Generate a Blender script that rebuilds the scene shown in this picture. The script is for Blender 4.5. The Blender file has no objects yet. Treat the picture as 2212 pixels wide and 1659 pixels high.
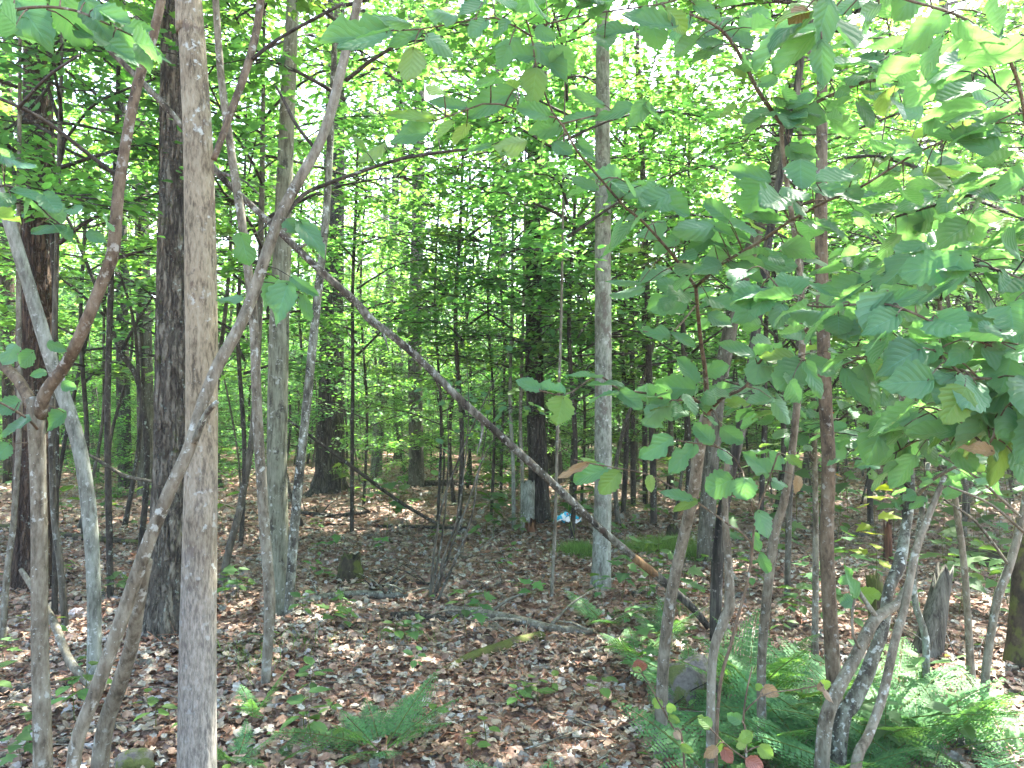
import bpy, math, random
import numpy as np
from mathutils import Vector, Matrix, noise as mn

# ------------------------------------------------------------------ camera, light, exposure
SC = bpy.context.scene
W_, H_ = 2212.0, 1659.0                     # picture units used for measuring
FOV = math.radians(67.0)
FPX = (W_/2)/math.tan(FOV/2)
HORIZON = 880.0
PITCH = math.atan((HORIZON-H_/2)/FPX)       # camera looks slightly up
CAMZ = 1.5
cam_d = bpy.data.cameras.new('camera')
cam = bpy.data.objects.new('camera', cam_d)
SC.collection.objects.link(cam)
cam.location = (0, 0, CAMZ)
cam.rotation_euler = (math.pi/2+PITCH, 0, 0)
cam_d.sensor_fit = 'HORIZONTAL'
cam_d.angle = FOV
cam_d.clip_start = 0.05
cam_d.clip_end = 600
SC.camera = cam

SUN_EL, SUN_AZ = math.radians(59), math.radians(40)     # azimuth from +Y towards +X
world = bpy.data.worlds.new('World')
SC.world = world
world.use_nodes = True
wn = world.node_tree
wn.nodes.clear()
sky = wn.nodes.new('ShaderNodeTexSky')
sky.sky_type = 'NISHITA'
sky.sun_disc = False
sky.sun_elevation = SUN_EL
sky.sun_rotation = SUN_AZ
sky.air_density = 1.0
sky.dust_density = 3.5
sky.ozone_density = 0.6
bg = wn.nodes.new('ShaderNodeBackground')
bg.inputs['Strength'].default_value = 0.15
wo = wn.nodes.new('ShaderNodeOutputWorld')
wn.links.new(sky.outputs[0], bg.inputs[0])
wn.links.new(bg.outputs[0], wo.inputs[0])

sun_d = bpy.data.lights.new('sun', 'SUN')
sun_d.energy = 5.0
sun_d.angle = math.radians(0.5)
sun_d.color = (1.0, 0.95, 0.86)
sun = bpy.data.objects.new('sun', sun_d)
SC.collection.objects.link(sun)
sdir = Vector((math.sin(SUN_AZ)*math.cos(SUN_EL), math.cos(SUN_AZ)*math.cos(SUN_EL), math.sin(SUN_EL)))
sun.rotation_euler = sdir.to_track_quat('Z', 'Y').to_euler()
sun.location = (0, 0, 40)

SC.view_settings.view_transform = 'Standard'
SC.view_settings.look = 'None'
SC.view_settings.gamma = 1.0
SC.view_settings.use_curve_mapping = False
SC.view_settings.exposure = 3.42
SC.render.engine = 'CYCLES'
cy = SC.cycles
cy.max_bounces = 10
cy.diffuse_bounces = 8
cy.glossy_bounces = 2
cy.transmission_bounces = 5
cy.sample_clamp_indirect = 6.0
cy.use_denoising = True
cy.caustics_reflective = False
cy.caustics_refractive = False

rng = np.random.default_rng(7)
random.seed(11)
COL = SC.collection

# ------------------------------------------------------------------ picture -> place
CP, SP = math.cos(PITCH), math.sin(PITCH)
def ray(px, py):
    x = (px-W_/2)/FPX
    y = -(py-H_/2)/FPX
    return Vector((x, CP-y*SP, SP+y*CP))
def at(px, py, d):
    r = ray(px, py)
    return Vector((0, 0, CAMZ)) + r*(d/r.y)
def gz(x, y):
    return (0.045*np.sin(x*0.9+0.4)*np.cos(y*0.7) + 0.03*np.sin(x*2.3+y*1.1)
            + 0.012*np.sin(x*6.1-y*4.3) + 0.010*np.sin(y*7.7+x*3.9))
def onground(px, py):
    r = ray(px, py)
    t = -CAMZ/min(r.z, -0.005)
    p = Vector((0, 0, CAMZ))+r*t
    for _ in range(3):
        z = float(gz(p.x, p.y))
        t = (z-CAMZ)/min(r.z, -0.005)
        p = Vector((0, 0, CAMZ))+r*t
    return p
def gdepth(py):
    return onground(W_/2, py).y
def px2m(n, d):
    return n*d/FPX

# ------------------------------------------------------------------ node helpers
class NT:
    def __init__(self, name):
        self.m = bpy.data.materials.new(name)
        self.m.use_nodes = True
        self.t = self.m.node_tree
        self.t.nodes.clear()
        self.out = self.n('ShaderNodeOutputMaterial')
    def n(self, typ, **kw):
        nd = self.t.nodes.new(typ)
        for k, v in kw.items():
            setattr(nd, k, v)
        return nd
    def set(self, sock, v):
        if isinstance(v, bpy.types.NodeSocket):
            self.t.links.new(v, sock)
        elif isinstance(v, (tuple, list)) and len(v) == 3 and sock.type == 'RGBA':
            sock.default_value = (*v, 1)
        else:
            sock.default_value = v
    def math(self, op, a, b=0.0, c=None, clamp=False):
        nd = self.n('ShaderNodeMath', operation=op, use_clamp=clamp)
        self.set(nd.inputs[0], a); self.set(nd.inputs[1], b)
        if c is not None: self.set(nd.inputs[2], c)
        return nd.outputs[0]
    def mix(self, f, a, b, blend='MIX'):
        nd = self.n('ShaderNodeMix', data_type='RGBA', blend_type=blend)
        self.set(nd.inputs[0], f); self.set(nd.inputs[6], a); self.set(nd.inputs[7], b)
        return nd.outputs[2]
    def noise(self, vec, scale, detail=4.0, rough=0.55, dim='3D'):
        nd = self.n('ShaderNodeTexNoise', noise_dimensions=dim)
        if vec is not None: self.set(nd.inputs['Vector'], vec)
        nd.inputs['Scale'].default_value = scale
        nd.inputs['Detail'].default_value = detail
        nd.inputs['Roughness'].default_value = rough
        return nd.outputs['Fac'], nd.outputs['Color']
    def ramp(self, f, stops):
        nd = self.n('ShaderNodeValToRGB')
        self.set(nd.inputs[0], f)
        cr = nd.color_ramp
        while len(cr.elements) < len(stops): cr.elements.new(0.5)
        for e, (p, c) in zip(cr.elements, stops):
            e.position = p
            e.color = (*c, 1) if len(c) == 3 else c
        return nd.outputs[0]
    def step(self, f, lo, hi):
        nd = self.n('ShaderNodeMapRange', interpolation_type='SMOOTHSTEP')
        self.set(nd.inputs[0], f)
        nd.inputs[1].default_value = lo; nd.inputs[2].default_value = hi
        return nd.outputs[0]
    def mapping(self, vec, scale=(1, 1, 1), loc=None):
        nd = self.n('ShaderNodeMapping')
        self.set(nd.inputs[0], vec)
        nd.inputs['Scale'].default_value = scale
        if loc is not None: self.set(nd.inputs['Location'], loc)
        return nd.outputs[0]
    def bump(self, h, strength=0.5, dist=0.01):
        nd = self.n('ShaderNodeBump')
        self.set(nd.inputs['Height'], h)
        nd.inputs['Strength'].default_value = strength
        nd.inputs['Distance'].default_value = dist
        return nd.outputs[0]
    def bsdf(self, color, rough=0.7, spec=0.3, normal=None):
        nd = self.n('ShaderNodeBsdfPrincipled')
        self.set(nd.inputs['Base Color'], color)
        self.set(nd.inputs['Roughness'], rough)
        self.set(nd.inputs['Specular IOR Level'], spec)
        if normal is not None: self.set(nd.inputs['Normal'], normal)
        return nd.outputs[0]
    def finish(self, sh):
        self.t.links.new(sh, self.out.inputs['Surface'])
        return self.m

BTINT = (0.90, 1.0, 0.91)
ALB = 0.64                                   # barks measured darker than first guessed
def bark_mat(name, base, dark, light, grain=60.0, stretch=0.12, patch=5.0, lichen=0.35, lich_col=(0.36, 0.42, 0.36),
             blotch=0.0, blotch_col=(0.03, 0.028, 0.022), furrow=0.5, moss=0.0, crack=0.0, lowgrey=None):
    base, dark, light = (tuple(c*k*t for c, t in zip(q, BTINT)) for q, k in ((base, ALB), (dark, ALB*0.7), (light, ALB*1.05)))
    lich_col = tuple(c*0.72 for c in lich_col)
    b = NT(name)
    tc = b.n('ShaderNodeTexCoord')
    oi = b.n('ShaderNodeObjectInfo')
    off = b.math('MULTIPLY', oi.outputs['Random'], 37.0)
    cmb = b.n('ShaderNodeCombineXYZ')
    b.set(cmb.inputs[0], off); b.set(cmb.inputs[1], off); b.set(cmb.inputs[2], off)
    v = b.mapping(tc.outputs['Object'], (1, 1, 1), cmb.outputs[0])
    vs = b.mapping(v, (1, 1, stretch))
    g, _ = b.noise(vs, grain, 5, 0.65)
    g2, _ = b.noise(vs, grain*0.28, 3, 0.6)
    p, _ = b.noise(v, patch, 4, 0.6)
    if crack > 0:
        _, wc = b.noise(v, 14, 3, 0.6)
        va = b.n('ShaderNodeVectorMath', operation='MULTIPLY_ADD')
        b.set(va.inputs[0], wc); va.inputs[1].default_value = (0.05, 0.05, 0.10); b.set(va.inputs[2], v)
        vo = b.n('ShaderNodeTexVoronoi', feature='DISTANCE_TO_EDGE'); vo.inputs['Scale'].default_value = crack
        b.set(vo.inputs['Vector'], b.mapping(va.outputs[0], (1, 1, 0.16)))
        ck = b.step(vo.outputs['Distance'], 0.02, 0.22)
    col = b.ramp(b.math('ADD', b.math('MULTIPLY', g, 0.6), b.math('MULTIPLY', g2, 0.4)),
                 [(0.38, dark), (0.5, base), (0.63, light)])
    col = b.mix(b.step(p, 0.42, 0.66), col, b.mix(1.0, col, (0.72, 0.70, 0.68), 'MULTIPLY'))
    if blotch > 0:
        q, _ = b.noise(b.mapping(v, (1, 1, 0.55)), patch*1.7, 5, 0.7)
        col = b.mix(b.math('MULTIPLY', b.step(q, 0.60-0.1*blotch, 0.68-0.1*blotch), 0.9), col, blotch_col)
    if lichen > 0:
        l1, _ = b.noise(v, 34, 3, 0.6)
        l2, _ = b.noise(v, 7, 3, 0.6)
        lm = b.math('MULTIPLY', b.step(l1, 0.56, 0.66), b.step(l2, 0.52-0.15*lichen, 0.66-0.15*lichen))
        l3, _ = b.noise(v, 90, 2, 0.5)
        lm = b.math('MAXIMUM', lm, b.math('MULTIPLY', b.step(l3, 0.68, 0.74), lichen*1.4), clamp=True)
        col = b.mix(b.math('MULTIPLY', lm, 0.8), col, lich_col)
    if lowgrey is not None:
        sz = b.n('ShaderNodeSeparateXYZ'); b.set(sz.inputs[0], tc.outputs['Object'])
        zz = b.math('ADD', sz.outputs[2], b.math('MULTIPLY', b.math('SUBTRACT', p, 0.5), 1.1))
        col = b.mix(b.math('MULTIPLY', b.math('SUBTRACT', 1.0, b.step(zz, 0.6, 1.5)), 0.62), col, b.mix(b.step(g, 0.36, 0.66), tuple(c*0.55 for c in lowgrey), tuple(c*1.2 for c in lowgrey)))
    if moss > 0:
        geo = b.n('ShaderNodeSeparateXYZ'); b.set(geo.inputs[0], tc.outputs['Object'])
        m1, _ = b.noise(v, 9, 5, 0.65)
        mk = b.math('MULTIPLY', b.step(m1, 0.62-0.3*moss, 0.72-0.3*moss), 0.9)
        col = b.mix(mk, col, b.mix(g, (0.030, 0.042, 0.010), (0.085, 0.10, 0.018)))
    h = b.math('ADD', b.math('MULTIPLY', g, 0.5), g2)
    if crack > 0:
        col = b.mix(b.math('MULTIPLY', b.math('SUBTRACT', 1.0, ck), 0.62), col, dark)
        h = b.math('ADD', h, b.math('MULTIPLY', ck, 1.2))
    nrm = b.bump(h, furrow, 0.012)
    return b.finish(b.bsdf(col, 0.85, 0.2, nrm))

# ------------------------------------------------------------------ mesh helpers
def build_mesh(name, verts, faces, mats, smooth=True, cols=None, uvs=None, matidx=None):
    """verts (N,3); faces: list of (M,k) int arrays"""
    me = bpy.data.meshes.new(name)
    verts = np.asarray(verts, dtype=np.float32)
    me.vertices.add(len(verts))
    me.vertices.foreach_set('co', verts.ravel())
    loops = np.concatenate([np.asarray(f, dtype=np.int32).ravel() for f in faces])
    sizes = np.concatenate([np.full(len(f), np.asarray(f).shape[1], dtype=np.int32) for f in faces])
    starts = np.concatenate([[0], np.cumsum(sizes)[:-1]]).astype(np.int32)
    me.loops.add(len(loops))
    me.loops.foreach_set('vertex_index', loops)
    me.polygons.add(len(sizes))
    me.polygons.foreach_set('loop_start', starts)
    try: me.polygons.foreach_set('loop_total', sizes)
    except Exception: pass
    if matidx is not None:
        me.polygons.foreach_set('material_index', np.asarray(matidx, dtype=np.int32))
    me.polygons.foreach_set('use_smooth', np.full(len(sizes), smooth, dtype=bool))
    me.update(calc_edges=True)
    if cols is not None:
        a = me.color_attributes.new('tint', 'FLOAT_COLOR', 'POINT')
        c = np.ones((len(verts), 4), dtype=np.float32); c[:, :3] = cols
        a.data.foreach_set('color', c.ravel())
    if uvs is not None:
        uv = me.uv_layers.new(name='UVMap')
        uv.data.foreach_set('uv', np.asarray(uvs, dtype=np.float32)[loops].ravel())
    for m in (mats if isinstance(mats, (list, tuple)) else [mats]):
        me.materials.append(m)
    return me

def link(name, data, parent=None, loc=None, mat=None):
    o = bpy.data.objects.new(name, data)
    COL.objects.link(o)
    if parent is not None: o.parent = parent
    if loc is not None: o.location = loc
    if mat is not None: o.matrix_local = mat
    return o
def tag(o, label=None, cat=None, group=None, kind=None):
    if label: o['label'] = label
    if cat: o['category'] = cat
    if group: o['group'] = group
    if kind: o['kind'] = kind
    return o
def thing(name, loc, label, cat, group=None, rotz=0.0, scale=1.0):
    o = bpy.data.objects.new(name, None)
    COL.objects.link(o)
    o.empty_display_size = 0.1
    o.location = loc
    o.rotation_euler = (0, 0, rotz)
    o.scale = (scale, scale, scale)
    return tag(o, label, cat, group)

class Tubes:
    """collects tapering tubes; all become one mesh"""
    def __init__(self): self.v = []; self.f = []; self.n = 0; self.cap = []
    def add(self, pts, rad, seg=8, rough=0.0, rfreq=6.0, smoothing=True, furrow=0.0, nfur=9, flare=0.0, res=None):
        P = np.array([tuple(p) for p in pts], dtype=float)
        R = np.array(rad, dtype=float) if np.ndim(rad) else np.full(len(P), float(rad))
        if smoothing and len(P) > 2:
            # catmull-rom resample
            n = res or max(len(P)*3, 6)
            t = np.linspace(0, len(P)-1, n)
            i = np.clip(np.floor(t).astype(int), 0, len(P)-2); u = (t-i)[:, None]
            def g(k): return P[np.clip(k, 0, len(P)-1)]
            p0, p1, p2, p3 = g(i-1), g(i), g(i+1), g(i+2)
            Q = 0.5*((2*p1)+(-p0+p2)*u+(2*p0-5*p1+4*p2-p3)*u*u+(-p0+3*p1-3*p2+p3)*u**3)
            R = np.interp(t, np.arange(len(P)), R); P = Q
        elif res:
            t = np.linspace(0, len(P)-1, res)
            R = np.interp(t, np.arange(len(P)), R)
            P = np.stack([np.interp(t, np.arange(len(P)), P[:, k]) for k in range(3)], 1)
        T = np.gradient(P, axis=0)
        T /= np.linalg.norm(T, axis=1)[:, None]+1e-9
        ref = np.array([1.0, 0, 0]) if abs(T[0, 0]) < 0.8 else np.array([0, 1.0, 0])
        A = np.zeros_like(P)
        a = ref-T[0]*np.dot(ref, T[0]); a /= np.linalg.norm(a)
        for k in range(len(P)):
            a = a-T[k]*np.dot(a, T[k]); a /= np.linalg.norm(a)+1e-9
            A[k] = a
        B = np.cross(T, A)
        th = np.linspace(0, 2*np.pi, seg, endpoint=False)
        s = np.concatenate([[0], np.cumsum(np.linalg.norm(np.diff(P, axis=0), axis=1))])
        rr = R[:, None]*np.ones((1, seg))
        ph = random.random()*50
        if rough > 0:
            nz = np.zeros_like(rr)
            for k in range(len(P)):
                for j in range(seg):
                    nz[k, j] = mn.noise(Vector((math.cos(th[j])*1.3+ph, math.sin(th[j])*1.3, s[k]*rfreq*0.4))) \
                        + 0.5*mn.noise(Vector((math.cos(th[j])*3+ph, math.sin(th[j])*3, s[k]*rfreq)))
            rr = rr*(1+rough*nz)
        if furrow > 0:
            fz = np.zeros_like(rr)
            for k in range(len(P)):
                for j in range(seg):
                    w = mn.noise(Vector((ph+math.cos(th[j])*2, math.sin(th[j])*2, s[k]*2.0)))
                    fz[k, j] = -abs(mn.noise(Vector((math.cos(th[j]+w*.25)*nfur*.5+ph, math.sin(th[j]+w*.25)*nfur*.5, s[k]*1.6))))
            rr = rr*(1+furrow*(fz+0.18))
        if flare > 0:
            fl = flare*np.exp(-s/0.16)[:, None]*(1+0.55*np.cos(th*4+ph)+0.35*np.cos(th*3-ph))[None, :]
            rr = rr*(1+np.maximum(fl, -0.2))
        V = P[:, None, :]+rr[:, :, None]*(np.cos(th)[None, :, None]*A[:, None, :]+np.sin(th)[None, :, None]*B[:, None, :])
        n0 = self.n
        self.v.append(V.reshape(-1, 3))
        k = np.arange(len(P)-1)[:, None]*seg; j = np.arange(seg)[None, :]; j2 = (np.arange(seg)+1)[None, :] % seg
        q = np.stack([k+j, k+j2, k+seg+j2, k+seg+j], -1).reshape(-1, 4)+n0
        self.f.append(q)
        self.n += len(P)*seg
        # end caps: fan to a centre vertex
        for row, c in ((0, P[0]), (len(P)-1, P[-1]+T[-1]*R[-1]*0.3)):
            self.v.append(c[None, :])
            idx = n0+row*seg+np.arange(seg); nx = n0+row*seg+(np.arange(seg)+1) % seg
            ce = np.full(seg, self.n)
            self.cap.append(np.stack([idx, ce, nx] if row == 0 else [idx, nx, ce], -1))
            self.n += 1
        return P
    def mesh(self, name, mat, origin=(0, 0, 0)):
        v = np.concatenate(self.v)-np.array(tuple(origin))[None, :]
        return build_mesh(name, v, [np.concatenate(self.f), np.concatenate(self.cap)], mat)

def unit(a): return a/(np.linalg.norm(a, axis=-1, keepdims=True)+1e-9)

OVATE = (np.array([[0, 0, 0], [.30, .22, .05], [.30, .60, .06], [0, 1.0, -.04], [-.30, .60, .06], [-.30, .22, .05]], float),
         [np.array([[0, 1, 2, 3], [0, 3, 4, 5]])])
_mp = [(0, 0), (.20, .06), (.46, .10), (.30, .26), (.56, .52), (.26, .46), (.20, .62), (0, 1.0), (-.20, .62), (-.26, .46), (-.56, .52),
       (-.30, .26), (-.46, .10), (-.20, .06)]
MAPLE = (np.array([[x, y, 0.05*abs(x)] for x, y in _mp], float),
         [np.array([[0, 1, 2, 3, 4, 5, 6, 7]]), np.array([[0, 7, 8, 9, 10, 11, 12, 13]])])

def leaf_batch(pos, direc, nrm, size, template, cols):
    tv, tf = template
    d = unit(direc); n = unit(nrm-d*np.sum(nrm*d, 1, keepdims=True)); s = np.cross(d, n)
    sz = size[:, None, None]
    V = pos[:, None, :]+sz*(tv[None, :, 0:1]*s[:, None, :]+tv[None, :, 1:2]*d[:, None, :]+tv[None, :, 2:3]*n[:, None, :])
    k = len(tv)
    base = (np.arange(len(pos))*k)
    faces = [(f[None, :, :]+base[:, None, None]).reshape(-1, f.shape[1]) for f in tf]
    return V.reshape(-1, 3), faces, np.repeat(cols, k, axis=0)

def green_cols(n, r, base=(0.062, 0.128, 0.034), var=0.30, yellow=0.25):
    b = np.array(base)[None, :]*np.exp(r.normal(0, var, (n, 1)))
    y = r.random((n, 1))*yellow
    return np.clip(b*(1+y*np.array([[1.3, 0.55, 0.0]])), 0.005, 0.4)

# ------------------------------------------------------------------ materials
def leafy_mat(name, trans=0.57, tcol=(3.1, 2.75, 1.0), rough=0.45, spec=0.35):
    b = NT(name)
    at_ = b.n('ShaderNodeAttribute', attribute_name='tint')
    oi = b.n('ShaderNodeObjectInfo')
    hs = b.n('ShaderNodeHueSaturation')
    b.set(hs.inputs['Hue'], b.math('MULTIPLY_ADD', oi.outputs['Random'], 0.035, 0.482))
    b.set(hs.inputs['Value'], b.math('MULTIPLY_ADD', oi.outputs['Random'], 0.35, 0.82))
    b.set(hs.inputs['Color'], at_.outputs['Color'])
    c = hs.outputs[0]
    s1 = b.bsdf(c, rough, spec)
    t = b.n('ShaderNodeBsdfTranslucent')
    b.set(t.inputs[0], b.mix(1.0, c, tcol, 'MULTIPLY'))
    mx = b.n('ShaderNodeMixShader'); mx.inputs[0].default_value = trans
    b.t.links.new(s1, mx.inputs[1]); b.t.links.new(t.outputs[0], mx.inputs[2])
    return b.finish(mx.outputs[0])
M_CROWN = leafy_mat('crown_leaves')
M_FERN = leafy_mat('fern_green', 0.40, (1.9, 1.7, 0.6), 0.6, 0.2)
M_GRASS = leafy_mat('grass_green', 0.35, (1.8, 1.7, 0.5), 0.6, 0.2)

def hero_leaf_mat(name, base, back, tcol, trans=0.42):
    b = NT(name)
    tc = b.n('ShaderNodeUVMap')
    sp = b.n('ShaderNodeSeparateXYZ'); b.set(sp.inputs[0], tc.outputs[0])
    u = b.math('ABSOLUTE', b.math('MULTIPLY_ADD', sp.outputs[0], 2.0, -1.0))
    v = sp.outputs[1]
    ph = b.math('FRACT', b.math('SUBTRACT', b.math('MULTIPLY', v, 6.0), b.math('MULTIPLY', u, 2.2)))
    tri = b.math('ABSOLUTE', b.math('SUBTRACT', ph, 0.5))           # 0.5 at vein
    vein = b.math('MAXIMUM', b.step(tri, 0.44, 0.495), b.math('SUBTRACT', 1.0, b.step(u, 0.02, 0.06)))
    oi = b.n('ShaderNodeObjectInfo')
    geo = b.n('ShaderNodeNewGeometry')
    nz, _ = b.noise(tc.outputs[0], 9, 4, 0.6)
    obj = b.n('ShaderNodeTexCoord')
    c = b.mix(oi.outputs['Random'], tuple(x*0.62 for x in base), tuple(x*y for x, y in zip(base, (1.3, 1.22, 1.05))))
    c = b.mix(b.math('MULTIPLY', nz, 0.35), c, tuple(x*0.55 for x in base))
    sp2, _ = b.noise(tc.outputs[0], 23, 2, 0.5)
    c = b.mix(b.math('MULTIPLY', b.step(sp2, 0.70, 0.76), 0.35), c, (0.16, 0.17, 0.03))
    c = b.mix(b.math('MULTIPLY', vein, 0.5), c, tuple(min(1, x*1.9+0.02) for x in base))
    c = b.mix(geo.outputs['Backfacing'], c, b.mix(b.math('MULTIPLY', vein, 0.4), back, tuple(x*1.5 for x in back)))
    hgt = b.math('SUBTRACT', b.math('MULTIPLY', tri, -1.0), b.math('MULTIPLY', vein, 0.3))
    nrm = b.bump(hgt, 0.5, 0.006)
    s1 = b.bsdf(c, b.math('MULTIPLY_ADD', nz, 0.2, 0.36), 0.35, nrm)
    t = b.n('ShaderNodeBsdfTranslucent')
    b.set(t.inputs[0], b.mix(b.math('MULTIPLY', vein, 0.55), tcol, tuple(x*0.5 for x in tcol)))
    mx = b.n('ShaderNodeMixShader'); mx.inputs[0].default_value = trans
    b.t.links.new(s1, mx.inputs[1]); b.t.links.new(t.outputs[0], mx.inputs[2])
    return b.finish(mx.outputs[0])
M_HAZEL = hero_leaf_mat('broad_leaf_green', (0.056, 0.158, 0.084), (0.092, 0.195, 0.115), (0.17, 0.41, 0.08))
M_HAZELY = hero_leaf_mat('broad_leaf_young_backlit', (0.095, 0.200, 0.045), (0.14, 0.23, 0.08), (0.24, 0.42, 0.06))  # yellow-green of young leaves; on some it paints in the glow of backlight
M_HAZELB = hero_leaf_mat('broad_leaf_tan', (0.20, 0.15, 0.085), (0.23, 0.18, 0.12), (0.26, 0.19, 0.09), 0.3)
M_HAZELR = hero_leaf_mat('broad_leaf_red', (0.17, 0.072, 0.058), (0.21, 0.11, 0.09), (0.22, 0.11, 0.06), 0.3)

M_TAN = bark_mat('smooth_tan_bark', (0.315, 0.25, 0.185), (0.15, 0.118, 0.088), (0.385, 0.325, 0.255), 110, 0.28, 5.0, 0.35, (0.44, 0.50, 0.46), blotch=0.25, blotch_col=(0.075, 0.06, 0.045), furrow=0.55, lowgrey=(0.205, 0.205, 0.19))
M_OAK = bark_mat('furrowed_grey_bark', (0.19, 0.155, 0.128), (0.03, 0.023, 0.02), (0.29, 0.25, 0.218), 60, 0.3, 3.0, 0.35, (0.30, 0.36, 0.31), blotch=0.2, furrow=1.0, moss=0.05, crack=24)
M_RED = bark_mat('reddish_shreddy_bark', (0.105, 0.062, 0.043), (0.03, 0.017, 0.012), (0.20, 0.125, 0.09), 60, 0.05, 2.5, 0.15, furrow=1.0, crack=30)
M_HAZ = bark_mat('mottled_grey_brown_bark', (0.215, 0.18, 0.145), (0.12, 0.095, 0.07), (0.31, 0.275, 0.235), 55, 0.35, 8.0, 0.7, (0.38, 0.42, 0.38), furrow=0.4)
M_HAZW = bark_mat('brown_lichened_bark', (0.165, 0.115, 0.082), (0.085, 0.058, 0.04), (0.25, 0.19, 0.145), 55, 0.4, 7.0, 0.55, (0.33, 0.35, 0.31), furrow=0.4)
M_OLIVE = bark_mat('pale_olive_bark', (0.24, 0.23, 0.175), (0.14, 0.13, 0.095), (0.33, 0.32, 0.26), 60, 0.18, 5.0, 0.4, (0.42, 0.46, 0.40), blotch=0.42, furrow=0.35)
M_LICH = bark_mat('white_lichened_bark', (0.19, 0.175, 0.145), (0.05, 0.045, 0.035), (0.36, 0.37, 0.33), 30, 0.4, 9.0, 1.3, (0.50, 0.55, 0.50), blotch=0.7, furrow=0.5)
M_PALE = bark_mat('pale_grey_bark', (0.285, 0.28, 0.25), (0.16, 0.152, 0.13), (0.40, 0.40, 0.365), 45, 0.35, 5.0, 0.5, (0.44, 0.47, 0.44), blotch=0.4, blotch_col=(0.09, 0.08, 0.065), furrow=0.35)
M_DARK = bark_mat('dark_furrowed_bark', (0.095, 0.076, 0.066), (0.022, 0.017, 0.014), (0.165, 0.14, 0.12), 38, 0.12, 3.0, 0.15, furrow=1.0, crack=22)
M_MIDB = bark_mat('grey_brown_bark', (0.125, 0.105, 0.085), (0.055, 0.045, 0.035), (0.21, 0.185, 0.155), 45, 0.2, 5.0, 0.5, (0.30, 0.33, 0.29), blotch=0.25, furrow=0.6)
M_TWIG = bark_mat('twig_bark', (0.15, 0.105, 0.075), (0.08, 0.055, 0.04), (0.23, 0.175, 0.13), 80, 0.4, 9.0, 0.25, furrow=0.2)
M_DTWIG = bark_mat('dark_twig_bark', (0.060, 0.048, 0.040), (0.025, 0.02, 0.016), (0.11, 0.09, 0.075), 60, 0.4, 9.0, 0.2, furrow=0.3)
M_DEAD = bark_mat('dead_mottled_wood', (0.105, 0.088, 0.073), (0.025, 0.02, 0.016), (0.36, 0.34, 0.31), 26, 0.35, 9.0, 0.9, (0.44, 0.46, 0.43), blotch=0.55, blotch_col=(0.045, 0.033, 0.026), furrow=0.5)
M_ROT = bark_mat('weathered_grey_wood', (0.22, 0.19, 0.16), (0.05, 0.04, 0.032), (0.36, 0.33, 0.295), 70, 0.05, 4.0, 0.1, furrow=0.9)
M_ROTR = bark_mat('red_rotten_wood', (0.13, 0.05, 0.027), (0.035, 0.015, 0.010), (0.24, 0.105, 0.055), 60, 0.08, 4.0, 0.0, furrow=0.9)
M_ORANGE = bark_mat('fresh_orange_wood', (0.25, 0.125, 0.062), (0.13, 0.06, 0.03), (0.40, 0.23, 0.12), 60, 0.08, 6.0, 0.0, furrow=0.4)
M_MOSSW = bark_mat('mossy_wood', (0.12, 0.085, 0.055), (0.04, 0.028, 0.02), (0.2, 0.15, 0.10), 45, 0.3, 4.0, 0.0, furrow=0.8, moss=0.75)
M_MOSSD = bark_mat('dark_mossy_wood', (0.055, 0.042, 0.028), (0.018, 0.014, 0.010), (0.10, 0.08, 0.05), 45, 0.5, 4.0, 0.0, furrow=0.9, moss=0.45)
M_BLACK = bark_mat('charred_flaking_bark', (0.045, 0.038, 0.034), (0.012, 0.010, 0.009), (0.20, 0.175, 0.15), 30, 0.10, 6.0, 0.25, (0.30, 0.28, 0.25), furrow=1.0)

def rock_mat(name, base, moss):
    b = NT(name)
    tc = b.n('ShaderNodeTexCoord')
    f, _ = b.noise(tc.outputs['Object'], 14, 6, 0.65)
    g, _ = b.noise(tc.outputs['Object'], 60, 4, 0.6)
    c = b.ramp(b.math('ADD', b.math('MULTIPLY', f, .6), b.math('MULTIPLY', g, .4)),
               [(0.3, tuple(x*0.35 for x in base)), (0.5, base), (0.7, tuple(min(1, x*1.6) for x in base))])
    if moss:
        m, _ = b.noise(tc.outputs['Object'], 7, 5, 0.7)
        c = b.mix(b.math('MULTIPLY', b.step(m, 0.44, 0.54), moss), c, b.mix(g, (0.03, 0.045, 0.01), (0.09, 0.11, 0.02)))
    return b.finish(b.bsdf(c, 0.9, 0.2, b.bump(b.math('ADD', f, b.math('MULTIPLY', g, .4)), 0.8, 0.02)))
M_ROCK = rock_mat('mossy_grey_stone', (0.115, 0.105, 0.094), 0.9)
M_ROCKP = rock_mat('pale_pink_stone', (0.42, 0.37, 0.345), 0)
M_ROCKD = rock_mat('dark_grey_stone', (0.085, 0.083, 0.088), 0.0)

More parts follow.
